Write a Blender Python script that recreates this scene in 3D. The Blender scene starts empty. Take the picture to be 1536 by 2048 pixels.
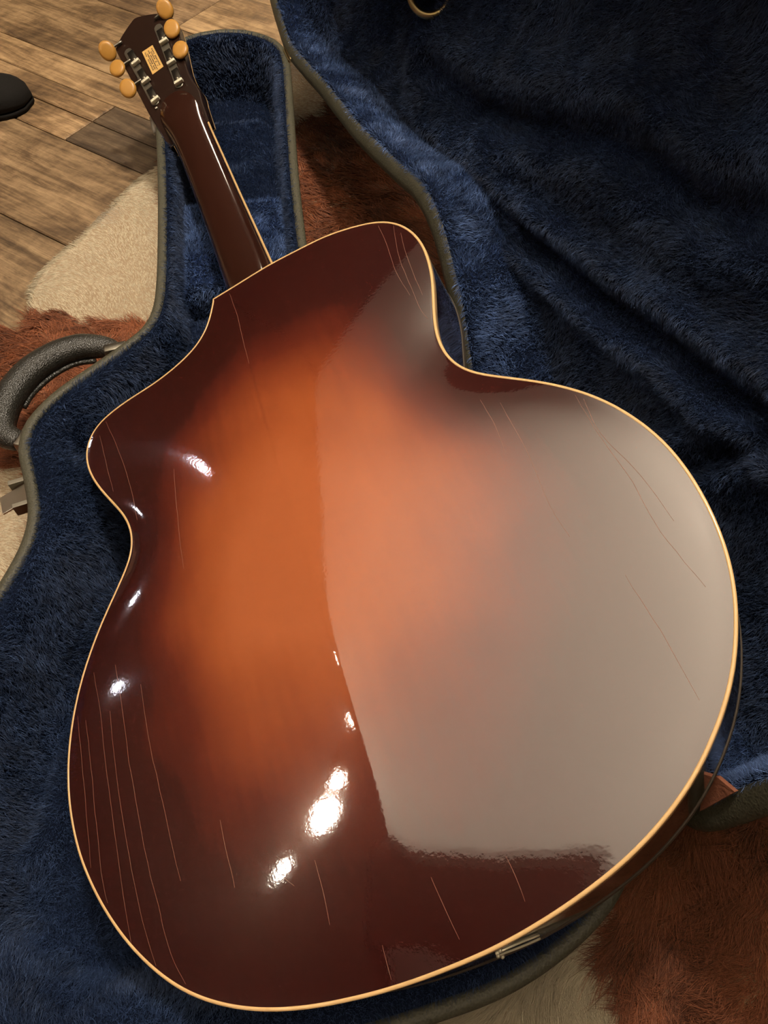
import bpy, math, random
import numpy as np
from mathutils import Matrix, Vector

random.seed(7)
rng = np.random.default_rng(11)
SC = bpy.context.scene
COL = SC.collection
CM = 0.01

# ------------------------------------------------------------------ camera
PITCH = math.radians(57.0)
FPX, CX, CY = 1520.0, 768.0, 1024.0
CAMH = 60.6                       # centimetres above the floor
cam = bpy.data.cameras.new("camera")
cam.sensor_fit = 'VERTICAL'
cam.sensor_height = 36.0
cam.lens = FPX / 2048.0 * 36.0
cam.clip_start = 0.01
cam_ob = bpy.data.objects.new("camera", cam)
cam_ob.location = (0, 0, CAMH * CM)
cam_ob.rotation_euler = (math.pi / 2 - PITCH, 0, 0)
COL.objects.link(cam_ob)
SC.camera = cam_ob

# ------------------------------------------------------------------ world, exposure
w = bpy.data.worlds.new("dim_room_air")
SC.world = w
w.use_nodes = True
w.node_tree.nodes["Background"].inputs[0].default_value = (1.0, 0.82, 0.62, 1)
w.node_tree.nodes["Background"].inputs[1].default_value = 0.02
vs = SC.view_settings
vs.view_transform = 'Standard'
vs.look = 'None'
vs.gamma = 1.0
vs.use_curve_mapping = False
vs.exposure = 0.0
SC.cycles.max_bounces = 4
SC.cycles.use_light_tree = False
SC.cycles.adaptive_threshold = 0.04
SC.cycles.diffuse_bounces = 2
SC.cycles.glossy_bounces = 2
SC.cycles.transmission_bounces = 4
SC.cycles.caustics_reflective = False
SC.cycles.caustics_refractive = False
UPLIGHT_POWER = 890.0
DOWNLIGHT_POWER = 180.0
GLOBE_GLOW = 90.0

# ------------------------------------------------------------------ picture <-> place
MW = np.array([[1, 0, 0],
               [0, math.sin(PITCH), -math.cos(PITCH)],
               [0, math.cos(PITCH), math.sin(PITCH)]])
CAMP = np.array([0, 0, CAMH])


def rays(p):
    p = np.atleast_2d(np.asarray(p, float))
    return np.c_[(p[:, 0] - CX) / FPX, -(p[:, 1] - CY) / FPX, -np.ones(len(p))] @ MW.T


def at_z(p, z):
    """points of the place, at height z, seen at the pixels p"""
    r = rays(p)
    return CAMP + r * ((z - CAMH) / r[:, 2])[:, None]


def on_plane(p, P0, N):
    r = rays(p)
    return CAMP + r * (((P0 - CAMP) @ N) / (r @ N))[:, None]


def to_px(X):
    c = (np.atleast_2d(X) - CAMP) @ MW
    return np.c_[CX + FPX * c[:, 0] / -c[:, 2], CY - FPX * c[:, 1] / -c[:, 2]], -c[:, 2]


# ------------------------------------------------------------------ small maths
def _hash(i, j, k, seed):
    h = (i * 374761393 + j * 668265263 + k * 2147483647 + seed * 1274126177) & 0xFFFFFFFF
    h = ((h ^ (h >> 13)) * 1274126177) & 0xFFFFFFFF
    h = (h ^ (h >> 16)) & 0xFFFFFFFF
    return h / 4294967295.0 * 2 - 1


def noise(X, scale, seed=0):
    X = np.asarray(X, float) / scale
    if X.shape[1] == 2:
        X = np.c_[X, np.zeros(len(X))]
    i = np.floor(X).astype(np.int64)
    f_ = X - i
    f_ = f_ * f_ * (3 - 2 * f_)
    out = np.zeros(len(X))
    for a in (0, 1):
        for b in (0, 1):
            for c in (0, 1):
                wgt = (f_[:, 0] if a else 1 - f_[:, 0]) * (f_[:, 1] if b else 1 - f_[:, 1]) * (f_[:, 2] if c else 1 - f_[:, 2])
                out += wgt * _hash(i[:, 0] + a, i[:, 1] + b, i[:, 2] + c, seed)
    return out


def smooth_curve(P, per=8, closed=False):
    """Catmull-Rom through the points P"""
    P = np.asarray(P, float)
    n = len(P)
    out = []
    rngn = range(n) if closed else range(n - 1)
    t = np.linspace(0, 1, per, endpoint=False)[:, None]
    for i in rngn:
        if closed:
            p0, p1, p2, p3 = P[(i - 1) % n], P[i], P[(i + 1) % n], P[(i + 2) % n]
        else:
            p0, p1, p2, p3 = P[max(i - 1, 0)], P[i], P[i + 1], P[min(i + 2, n - 1)]
        out.append(0.5 * (2 * p1 + (p2 - p0) * t + (2 * p0 - 5 * p1 + 4 * p2 - p3) * t ** 2 + (3 * p1 - p0 - 3 * p2 + p3) * t ** 3))
    R = np.concatenate(out)
    return R if closed else np.r_[R, P[-1:]]


def resample(P, n, closed=False):
    P = np.asarray(P, float)
    Q = np.r_[P, P[:1]] if closed else P
    d = np.r_[0, np.cumsum(np.linalg.norm(np.diff(Q, axis=0), axis=1))]
    s = np.linspace(0, d[-1], n, endpoint=not closed)
    return np.stack([np.interp(s, d, Q[:, k]) for k in range(Q.shape[1])], 1)


def seg_dist(X, P, closed=False):
    """distance of 2-D points X to polyline P"""
    Q = np.r_[P, P[:1]] if closed else P
    best = np.full(len(X), 1e9)
    for a, b in zip(Q[:-1], Q[1:]):
        ab = b - a
        L2 = ab @ ab
        if L2 < 1e-12:
            continue
        t = np.clip(((X - a) @ ab) / L2, 0, 1)
        d = np.linalg.norm(X - a - t[:, None] * ab, axis=1)
        best = np.minimum(best, d)
    return best


def inside(X, P):
    r = np.zeros(len(X), bool)
    for (x0, y0), (x1, y1) in zip(P, np.roll(P, -1, 0)):
        c = (y0 > X[:, 1]) != (y1 > X[:, 1])
        xi = x0 + (X[:, 1] - y0) * (x1 - x0) / ((y1 - y0) if abs(y1 - y0) > 1e-12 else 1e-12)
        r ^= c & (X[:, 0] < xi)
    return r


def offset_loop(P, d):
    """move a closed loop inward by d (scalar or per point); the loop runs counter-clockwise"""
    T = np.roll(P, -1, 0) - np.roll(P, 1, 0)
    T /= np.linalg.norm(T, axis=1)[:, None]
    N = np.c_[-T[:, 1], T[:, 0]]
    return P + N * (np.asarray(d) * np.ones(len(P)))[:, None]


# ------------------------------------------------------------------ object helpers
def tag(o, label=None, cat=None, group=None, kind=None):
    if label: o["label"] = label
    if cat: o["category"] = cat
    if group: o["group"] = group
    if kind: o["kind"] = kind
    return o


def empty(name, loc=(0, 0, 0)):
    o = bpy.data.objects.new(name, None)
    COL.objects.link(o)
    o.location = np.asarray(loc) * CM
    o.empty_display_size = 0.05
    return o


def root_loc(p):
    l = np.zeros(3)
    while p is not None:
        l += np.array(p.location) / CM
        p = p.parent
    return l


def mesh_ob(name, V, F, mat, parent=None, smooth=True, local=False):
    """V in centimetres of the place (or in the parent's own frame if local)"""
    V = np.asarray(V, float)
    if parent is not None and not local:
        V = V - root_loc(parent)
    me = bpy.data.meshes.new(name)
    me.from_pydata((V * CM).tolist(), [], [tuple(int(q) for q in f) for f in F])
    me.update()
    if smooth:
        me.polygons.foreach_set("use_smooth", [True] * len(me.polygons))
    if mat is not None:
        me.materials.append(mat)
    o = bpy.data.objects.new(name, me)
    COL.objects.link(o)
    if parent is not None:
        o.parent = parent
    return o


def sharp(o, deg=35):
    me = o.data
    me.set_sharp_from_angle(angle=math.radians(deg))
    return o


def outward(o):
    import bmesh
    bm = bmesh.new()
    bm.from_mesh(o.data)
    bmesh.ops.recalc_face_normals(bm, faces=bm.faces)
    bm.to_mesh(o.data)
    bm.free()
    return o


def bevel(o, wdt, seg=2):
    m = o.modifiers.new("bevel", 'BEVEL')
    m.width = wdt * CM
    m.segments = seg
    m.limit_method = 'ANGLE'
    return o


def loops_mesh(loops, closed_loop=True, cap0=False, cap1=False):
    """skin a list of equal-length loops"""
    n = len(loops[0])
    V = np.concatenate(loops)
    F = []
    for k in range(len(loops) - 1):
        for i in range(n if closed_loop else n - 1):
            j = (i + 1) % n
            F.append((k * n + i, k * n + j, (k + 1) * n + j, (k + 1) * n + i))
    if cap0: F.append(tuple(range(n - 1, -1, -1)))
    if cap1: F.append(tuple(range((len(loops) - 1) * n, len(loops) * n)))
    return V, F


def grid_faces(ni, nj):
    return [(i * nj + j, i * nj + j + 1, (i + 1) * nj + j + 1, (i + 1) * nj + j) for i in range(ni - 1) for j in range(nj - 1)]


def frame_of(T, up):
    T = T / np.linalg.norm(T)
    s = np.cross(T, up); s /= np.linalg.norm(s)
    return s, np.cross(s, T)


def tube(P, R, n=10, up=(0, 0, 1), squash=1.0, caps=True):
    """tube along P with radii R; squash scales it along 'up'"""
    P = np.asarray(P, float)
    R = np.ones(len(P)) * R
    a = np.linspace(0, 2 * math.pi, n, endpoint=False)
    loops = []
    for i in range(len(P)):
        T = P[min(i + 1, len(P) - 1)] - P[max(i - 1, 0)]
        s, t = frame_of(T, np.asarray(up, float))
        loops.append(P[i] + R[i] * (np.cos(a)[:, None] * s + squash * np.sin(a)[:, None] * t))
    return loops_mesh(loops, True, caps, caps)


def box(c, ex, ey, ez):
    """box with centre c and half-extent vectors"""
    c, ex, ey, ez = (np.asarray(q, float) for q in (c, ex, ey, ez))
    V = [c + sx * ex + sy * ey + sz * ez for sz in (-1, 1) for sx, sy in ((-1, -1), (1, -1), (1, 1), (-1, 1))]
    F = [(3, 2, 1, 0), (4, 5, 6, 7), (0, 1, 5, 4), (1, 2, 6, 5), (2, 3, 7, 6), (3, 0, 4, 7)]
    return V, F


def join(parts):
    V, F, o = [], [], 0
    for v, f in parts:
        V.extend(np.asarray(v).tolist())
        F.extend([tuple(q + o for q in ff) for ff in f])
        o += len(v)
    return V, F


def lathe(c, axis, prof, n=20):
    """prof: list of (radius, distance along axis)"""
    axis = np.asarray(axis, float) / np.linalg.norm(axis)
    ref = np.array([1, 0, 0]) if abs(axis[0]) < 0.8 else np.array([0, 1, 0])
    s, t = frame_of(axis, ref)
    a = np.linspace(0, 2 * math.pi, n, endpoint=False)
    loops = [np.asarray(c) + axis * z + r * (np.cos(a)[:, None] * s + np.sin(a)[:, None] * t) for r, z in prof]
    return loops_mesh(loops, True, True, True)


# ------------------------------------------------------------------ materials
def new_mat(name):
    m = bpy.data.materials.new(name)
    m.use_nodes = True
    nt = m.node_tree
    b = nt.nodes["Principled BSDF"]
    return m, nt, b


def plain(name, col, rough=0.5, metal=0.0, spec=0.5, coat=0.0, coat_rough=0.05, coat_ior=1.5, bump=None):
    m, nt, b = new_mat(name)
    b.inputs["Base Color"].default_value = (*col, 1)
    b.inputs["Roughness"].default_value = rough
    b.inputs["Metallic"].default_value = metal
    b.inputs["Specular IOR Level"].default_value = spec
    b.inputs["Coat Weight"].default_value = coat
    b.inputs["Coat Roughness"].default_value = coat_rough
    b.inputs["Coat IOR"].default_value = coat_ior
    if bump:
        kind, scale, strength, dist = bump
        tc = nt.nodes.new("ShaderNodeTexCoord")
        tx = nt.nodes.new("ShaderNodeTexVoronoi" if kind == 'V' else "ShaderNodeTexNoise")
        tx.inputs["Scale"].default_value = scale
        nt.links.new(tc.outputs["Object"], tx.inputs["Vector"])
        bp = nt.nodes.new("ShaderNodeBump")
        bp.inputs["Strength"].default_value = strength
        bp.inputs["Distance"].default_value = dist
        nt.links.new(tx.outputs[0], bp.inputs["Height"])
        nt.links.new(bp.outputs[0], b.inputs["Normal"])
        r = nt.nodes.new("ShaderNodeMapRange")
        r.inputs["To Min"].default_value = 0.75
        r.inputs["To Max"].default_value = 1.35
        nt.links.new(tx.outputs[0], r.inputs["Value"])
        mx = nt.nodes.new("ShaderNodeVectorMath"); mx.operation = 'SCALE'
        mx.inputs[0].default_value = col
        nt.links.new(r.outputs[0], mx.inputs["Scale"])
        nt.links.new(mx.outputs[0], b.inputs["Base Color"])
    return m


def fur_mat(name, rough=0.55, spec=0.25, sheen=0.0, sheen_tint=(1, 1, 1)):
    """strand colour comes from the per-strand attribute 'tint'"""
    m, nt, b = new_mat(name)
    at = nt.nodes.new("ShaderNodeAttribute")
    at.attribute_name = "tint"
    nt.links.new(at.outputs["Color"], b.inputs["Base Color"])
    b.inputs["Roughness"].default_value = rough
    b.inputs["Specular IOR Level"].default_value = spec
    b.inputs["Sheen Weight"].default_value = sheen
    b.inputs["Sheen Tint"].default_value = (*sheen_tint, 1)
    return m


def wood_floor_mat():
    m, nt, b = new_mat("weathered_plank_wood")
    N, Lk = nt.nodes, nt.links
    tc = N.new("ShaderNodeTexCoord")
    oi = N.new("ShaderNodeObjectInfo")
    add = N.new("ShaderNodeVectorMath"); add.operation = 'ADD'
    sc = N.new("ShaderNodeVectorMath"); sc.operation = 'SCALE'
    sc.inputs[0].default_value = (13.0, 7.0, 3.0)
    Lk.new(oi.outputs["Random"], sc.inputs["Scale"])
    Lk.new(tc.outputs["Object"], add.inputs[0]); Lk.new(sc.outputs[0], add.inputs[1])

    def nz(scale, sx, sy, detail=6, rough=0.6, dist=0.0):
        mp = N.new("ShaderNodeMapping"); mp.inputs["Scale"].default_value = (sx, sy, 1)
        Lk.new(add.outputs[0], mp.inputs["Vector"])
        t = N.new("ShaderNodeTexNoise"); t.inputs["Scale"].default_value = scale
        t.inputs["Detail"].default_value = detail; t.inputs["Roughness"].default_value = rough
        t.inputs["Distortion"].default_value = dist
        Lk.new(mp.outputs[0], t.inputs["Vector"])
        return t
    big = nz(9, 0.5, 1.5, 6, 0.68, 0.9)
    grain = nz(60, 0.10, 1.6, 10, 0.82, 0.5)
    saw = nz(45, 1.2, 0.5, 4, 0.7)
    ramp = N.new("ShaderNodeValToRGB")
    e = ramp.color_ramp.elements
    e[0].position, e[0].color = 0.36, (0.050, 0.028, 0.012, 1)
    e[1].position, e[1].color = 0.68, (0.42, 0.288, 0.160, 1)
    k = ramp.color_ramp.elements.new(0.5); k.color = (0.175, 0.110, 0.055, 1)
    mx = N.new("ShaderNodeMath"); mx.operation = 'MULTIPLY_ADD'
    Lk.new(grain.outputs[0], mx.inputs[0]); mx.inputs[1].default_value = 0.75
    m2 = N.new("ShaderNodeMath"); m2.operation = 'MULTIPLY_ADD'
    Lk.new(big.outputs[0], m2.inputs[0]); m2.inputs[1].default_value = 0.75; m2.inputs[2].default_value = -0.33
    Lk.new(m2.outputs[0], mx.inputs[2])
    m3 = N.new("ShaderNodeMath"); m3.operation = 'MULTIPLY_ADD'
    Lk.new(saw.outputs[0], m3.inputs[0]); m3.inputs[1].default_value = 0.22
    Lk.new(mx.outputs[0], m3.inputs[2])
    Lk.new(m3.outputs[0], ramp.inputs[0])
    mul = N.new("ShaderNodeMix"); mul.data_type = 'RGBA'; mul.blend_type = 'MULTIPLY'
    mul.inputs["Factor"].default_value = 1.0
    Lk.new(ramp.outputs[0], mul.inputs[6]); Lk.new(oi.outputs["Color"], mul.inputs[7])
    Lk.new(mul.outputs[2], b.inputs["Base Color"])
    b.inputs["Roughness"].default_value = 0.55
    bp = N.new("ShaderNodeBump"); bp.inputs["Strength"].default_value = 0.35; bp.inputs["Distance"].default_value = 0.002
    Lk.new(m3.outputs[0], bp.inputs["Height"]); Lk.new(bp.outputs[0], b.inputs["Normal"])
    return m


def sunburst_mat():
    """orange heart fading to red-brown and nearly black edges, under thick glossy lacquer"""
    m, nt, b = new_mat("sunburst_lacquer")
    N, Lk = nt.nodes, nt.links
    at = N.new("ShaderNodeAttribute"); at.attribute_name = "burst"
    tc = N.new("ShaderNodeTexCoord")
    mp = N.new("ShaderNodeMapping"); mp.inputs["Scale"].default_value = (1.0, 9.0, 1.0)
    Lk.new(tc.outputs["Object"], mp.inputs["Vector"])
    g = N.new("ShaderNodeTexNoise"); g.inputs["Scale"].default_value = 22; g.inputs["Detail"].default_value = 6
    Lk.new(mp.outputs[0], g.inputs["Vector"])
    f = N.new("ShaderNodeTexNoise"); f.inputs["Scale"].default_value = 11; f.inputs["Detail"].default_value = 3
    Lk.new(tc.outputs["Object"], f.inputs["Vector"])
    a = N.new("ShaderNodeMath"); a.operation = 'MULTIPLY_ADD'; a.inputs[1].default_value = 0.16
    Lk.new(f.outputs[0], a.inputs[0]); Lk.new(at.outputs["Fac"], a.inputs[2])
    a2 = N.new("ShaderNodeMath"); a2.operation = 'MULTIPLY_ADD'; a2.inputs[1].default_value = 0.10
    Lk.new(g.outputs[0], a2.inputs[0]); Lk.new(a.outputs[0], a2.inputs[2])
    a3 = N.new("ShaderNodeMath"); a3.operation = 'SUBTRACT'; a3.inputs[1].default_value = 0.13
    Lk.new(a2.outputs[0], a3.inputs[0])
    r = N.new("ShaderNodeValToRGB")
    e = r.color_ramp.elements
    e[0].position, e[0].color = 0.0, (0.030, 0.0030, 0.0022, 1)
    e[1].position, e[1].color = 1.0, (0.45, 0.116, 0.034, 1)
    for p, c in ((0.22, (0.046, 0.0056, 0.0034)), (0.45, (0.115, 0.0165, 0.007)), (0.68, (0.25, 0.049, 0.014)), (0.85, (0.37, 0.086, 0.022))):
        k = e.new(p); k.color = (*c, 1)
    Lk.new(a3.outputs[0], r.inputs[0])
    # microscopic pigment grain in the stain
    wn = N.new("ShaderNodeTexWhiteNoise"); wn.noise_dimensions = '3D'
    ms = N.new("ShaderNodeVectorMath"); ms.operation = 'SCALE'; ms.inputs["Scale"].default_value = 7919.0
    Lk.new(tc.outputs["Object"], ms.inputs[0]); Lk.new(ms.outputs[0], wn.inputs["Vector"])
    pw = N.new("ShaderNodeMath"); pw.operation = 'POWER'; pw.inputs[1].default_value = 2.0
    Lk.new(wn.outputs["Value"], pw.inputs[0])
    pm_ = N.new("ShaderNodeMath"); pm_.operation = 'MULTIPLY'; pm_.inputs[1].default_value = 3.0
    Lk.new(pw.outputs[0], pm_.inputs[0])
    gr = N.new("ShaderNodeVectorMath"); gr.operation = 'SCALE'
    Lk.new(r.outputs[0], gr.inputs[0]); Lk.new(pm_.outputs[0], gr.inputs["Scale"])
    Lk.new(gr.outputs[0], b.inputs["Base Color"])
    b.inputs["Roughness"].default_value = 0.45
    b.inputs["Specular IOR Level"].default_value = 0.1
    b.inputs["Coat Weight"].default_value = 1.0
    b.inputs["Coat Roughness"].default_value = 0.045
    b.inputs["Coat IOR"].default_value = 2.2
    wv = N.new("ShaderNodeTexNoise"); wv.inputs["Scale"].default_value = 14; wv.inputs["Detail"].default_value = 2
    Lk.new(tc.outputs["Object"], wv.inputs["Vector"])
    fn = N.new("ShaderNodeTexNoise"); fn.inputs["Scale"].default_value = 420; fn.inputs["Detail"].default_value = 2
    Lk.new(tc.outputs["Object"], fn.inputs["Vector"])
    b1 = N.new("ShaderNodeBump"); b1.inputs["Strength"].default_value = 0.12; b1.inputs["Distance"].default_value = 0.0015
    Lk.new(wv.outputs[0], b1.inputs["Height"])
    b2 = N.new("ShaderNodeBump"); b2.inputs["Strength"].default_value = 0.06; b2.inputs["Distance"].default_value = 0.0003
    Lk.new(fn.outputs[0], b2.inputs["Height"]); Lk.new(b1.outputs[0], b2.inputs["Normal"])
    Lk.new(b2.outputs[0], b.inputs["Coat Normal"])
    return m


M_TOLEX = plain("black_grained_vinyl", (0.028, 0.027, 0.020), 0.42, spec=0.55, bump=('V', 900, 0.5, 0.0006))
M_RIM = plain("olive_black_edge_binding", (0.060, 0.056, 0.036), 0.55, spec=0.4, bump=('V', 700, 0.5, 0.0005))
M_STITCH = plain("stitch_thread", (0.12, 0.10, 0.055), 0.8)
M_LINING = plain("navy_plush_backing", (0.004, 0.008, 0.022), 0.9, spec=0.1)
M_PILE = fur_mat("navy_plush_pile", 0.45, 0.30, 0.35, (0.22, 0.40, 1.0))
M_HIDE = plain("hide_skin", (0.34, 0.25, 0.16), 0.9, spec=0.1)
M_FUR = fur_mat("cowhide_hair", 0.5, 0.35)
M_FLOOR = wood_floor_mat()
M_BURST = sunburst_mat()
M_SIDE = plain("dark_brown_lacquered_side", (0.016, 0.006, 0.004), 0.4, spec=0.1, coat=1, coat_rough=0.05, coat_ior=1.7)
M_NECK = plain("dark_mahogany_lacquer", (0.026, 0.007, 0.0035), 0.4, spec=0.1, coat=1, coat_rough=0.08, coat_ior=1.55)
M_HEAD = plain("black_brown_headstock_lacquer", (0.016, 0.006, 0.003), 0.5, spec=0.1, coat=0.8, coat_rough=0.12, coat_ior=1.42)
M_BIND = plain("aged_cream_binding", (0.78, 0.50, 0.22), 0.35, spec=0.4, coat=0.5, coat_rough=0.1)
M_CRACK = plain("lacquer_crack", (0.26, 0.13, 0.09), 0.6)
M_NICKEL = plain("aged_nickel", (0.60, 0.55, 0.43), 0.28, metal=0.95)
M_BAR = plain("nickel_painted_bright", (0.86, 0.80, 0.60), 0.35, metal=0.35)  # pale, less metallic: lamp reflections on the nickel put into the colour
M_COVER = plain("dark_gear_cover", (0.10, 0.09, 0.075), 0.22, metal=0.9)
M_NICKEL_D = plain("tarnished_nickel", (0.30, 0.28, 0.23), 0.35, metal=1.0)
M_BRASS = plain("worn_brass", (0.48, 0.36, 0.17), 0.35, metal=1.0)
M_BUTTON = plain("amber_celluloid", (0.46, 0.225, 0.042), 0.35, spec=0.45)
M_FRETB = plain("rosewood", (0.028, 0.013, 0.008), 0.5)
M_SHOE = plain("black_knit_slipper", (0.008, 0.007, 0.006), 0.85, spec=0.2, bump=('N', 400, 0.3, 0.001))
M_WALL = plain("brown_wall_paint", (0.034, 0.017, 0.010), 0.9)
M_CEIL = plain("cream_ceiling_paint", (0.82, 0.78, 0.72), 0.9)
M_BEAM = plain("added_beam_wood", (0.030, 0.017, 0.010), 0.7)
M_LAMP = plain("dark_bronze", (0.05, 0.035, 0.022), 0.4, metal=0.6)
M_SUBFLOOR = plain("subfloor", (0.02, 0.014, 0.01), 0.9)


def emit_mat(name, col, strength):
    m, nt, b = new_mat(name)
    b.inputs["Base Color"].default_value = (0.8, 0.8, 0.8, 1)
    b.inputs["Emission Color"].default_value = (*col, 1)
    b.inputs["Emission Strength"].default_value = strength
    m.cycles.emission_sampling = 'NONE'
    return m


# ------------------------------------------------------------------ strands
def tri_sample(V, F, dens, keep=None):
    """area-weighted random points on the faces F of V: positions, normals"""
    T = []
    for f in F:
        T.append((f[0], f[1], f[2]))
        if len(f) == 4: T.append((f[0], f[2], f[3]))
    T = np.array(T)
    A, B, C_ = V[T[:, 0]], V[T[:, 1]], V[T[:, 2]]
    cr = np.cross(B - A, C_ - A)
    ar = np.linalg.norm(cr, axis=1) * 0.5
    n = rng.poisson(ar * dens)
    idx = np.repeat(np.arange(len(T)), n)
    u, v = rng.random(len(idx)), rng.random(len(idx))
    fl = u + v > 1
    u[fl], v[fl] = 1 - u[fl], 1 - v[fl]
    P = A[idx] + u[:, None] * (B - A)[idx] + v[:, None] * (C_ - A)[idx]
    # smooth normals
    vn = np.zeros_like(V)
    for k in range(3):
        np.add.at(vn, T[:, k], cr)
    vn /= np.maximum(np.linalg.norm(vn, axis=1), 1e-9)[:, None]
    N = vn[T[idx, 0]] * (1 - u - v)[:, None] + vn[T[idx, 1]] * u[:, None] + vn[T[idx, 2]] * v[:, None]
    N /= np.maximum(np.linalg.norm(N, axis=1), 1e-9)[:, None]
    return P, N


def in_view(P, margin=260, near=None):
    px, d = to_px(P)
    return (d > 1) & (px[:, 0] > -margin) & (px[:, 0] < 1536 + margin) & (px[:, 1] > -margin) & (px[:, 1] < 2048 + margin)


def strands(name, parent, P, D, Bend, length, radius, tint, mat, npt=4):
    """one hair object: roots P, first direction D, bend vector Bend, per-strand length and radius (cm)"""
    n = len(P)
    t = np.linspace(0, 1, npt)
    pos = P[:, None, :] + (D[:, None, :] * t[None, :, None] + Bend[:, None, :] * (t ** 2)[None, :, None]) * length[:, None, None]
    pos = (pos - root_loc(parent)) * CM
    rad = (radius[:, None] * (1.0 - 0.75 * t ** 2)[None, :]) * CM
    cu = bpy.data.hair_curves.new(name)
    cu.add_curves([npt] * n)
    cu.attributes["position"].data.foreach_set("vector", pos.astype(np.float32).ravel())
    ra = cu.attributes.get("radius") or cu.attributes.new("radius", 'FLOAT', 'POINT')
    ra.data.foreach_set("value", rad.astype(np.float32).ravel())
    ta = cu.attributes.new("tint", 'FLOAT_COLOR', 'CURVE')
    ta.data.foreach_set("color", np.c_[tint, np.ones(n)].astype(np.float32).ravel())
    cu.materials.append(mat)
    o = bpy.data.objects.new(name, cu)
    COL.objects.link(o)
    o.parent = parent
    o["kind"] = "stuff"
    return o


PLUSH_COUNT = [0]


def plush(parent, V, F, dens=110, length=0.5, nap=(0, 0, -1), seed=0, lean=0.55, margin=110, tone=1.0):
    V = np.asarray(V, float)
    P, N = tri_sample(V, F, dens * 1.1)
    k = in_view(P, 1100)
    P, N = P[k], N[k]
    px, d = to_px(P)
    far_out = ~in_view(P, margin)                      # well outside the picture: fewer, thicker strands
    keep = rng.random(len(P)) < np.clip((52.0 / d) ** 2, 0.12, 1.0) * np.where(far_out, 0.16, 1.0)
    # the sides turned away from every sensible viewpoint carry fewer strands
    P, N, d, far_out = P[keep], N[keep], d[keep], far_out[keep]
    n = len(P)
    nap = np.asarray(nap, float)
    wob = np.stack([noise(P, 3.6, seed + q) for q in range(3)], 1) * 1.2 + np.stack([noise(P, 1.3, seed + 5 + q) for q in range(3)], 1) * 0.55
    T = nap + wob
    T -= N * (T * N).sum(1)[:, None]
    jit = rng.normal(0, 0.30, (n, 3))
    D = N * 0.85 + T * lean * 0.55 + jit
    D /= np.linalg.norm(D, axis=1)[:, None]
    Bend = T * lean * 0.6 + rng.normal(0, 0.12, (n, 3))
    clump = noise(P, 0.35, seed + 9)
    L = 0.72 * length * (0.75 + 0.5 * rng.random(n)) * (1 + 0.35 * clump)
    R = np.where(far_out, 2.3, 1.0) * 0.0115 * np.clip(d / 48.0, 0.8, 2.2) * (0.8 + 0.5 * rng.random(n))
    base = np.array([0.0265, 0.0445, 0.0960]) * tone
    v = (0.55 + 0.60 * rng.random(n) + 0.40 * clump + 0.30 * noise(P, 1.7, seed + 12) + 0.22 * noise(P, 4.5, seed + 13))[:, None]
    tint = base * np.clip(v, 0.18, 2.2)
    tip = rng.random(n) < 0.10
    tint[tip] = tint[tip] * 2.6 + np.array([0.018, 0.028, 0.045])
    PLUSH_COUNT[0] += n
    return strands("plush_pile", parent, P, D, Bend, L, R, tint, M_PILE)


# ================================================================== THE ROOM
def structure(name, V, F, mat, smooth=False):
    return tag(mesh_ob(name, V, F, mat, None, smooth), kind="structure")


RX0, RX1, RY0, RY1, RZ = -250.0, 270.0, -260.0, 330.0, 250.0


def slab(x0, x1, y0, y1, z0, z1):
    return box(((x0 + x1) / 2, (y0 + y1) / 2, (z0 + z1) / 2), ((x1 - x0) / 2, 0, 0), (0, (y1 - y0) / 2, 0), (0, 0, (z1 - z0) / 2))


fl = structure("floor", *slab(RX0, RX1, RY0, RY1, -8, -1.2), M_SUBFLOOR)
tag(fl, "brown weathered wood plank floor under the cowhide")
structure("ceiling", *slab(RX0, RX1, RY0, RY1, RZ, RZ + 5), M_CEIL)
structure("wall_left", *slab(RX0 - 10, RX0, RY0, RY1, -8, RZ), M_WALL)
structure("wall_right", *slab(RX1, RX1 + 10, RY0, RY1, -8, RZ), M_WALL)
structure("wall_back", *slab(RX0 - 10, RX1 + 10, RY1, RY1 + 10, -8, RZ), M_WALL)
structure("wall_front", *slab(RX0 - 10, RX1 + 10, RY0 - 10, RY0, -8, RZ), M_WALL)
structure("added_beam_1", *slab(RX0 + 1, RX1 - 1, -150, -78, RZ - 22, RZ - 0.05), M_BEAM)  # added beam: puts a dark band into the lacquer's reflection

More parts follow.
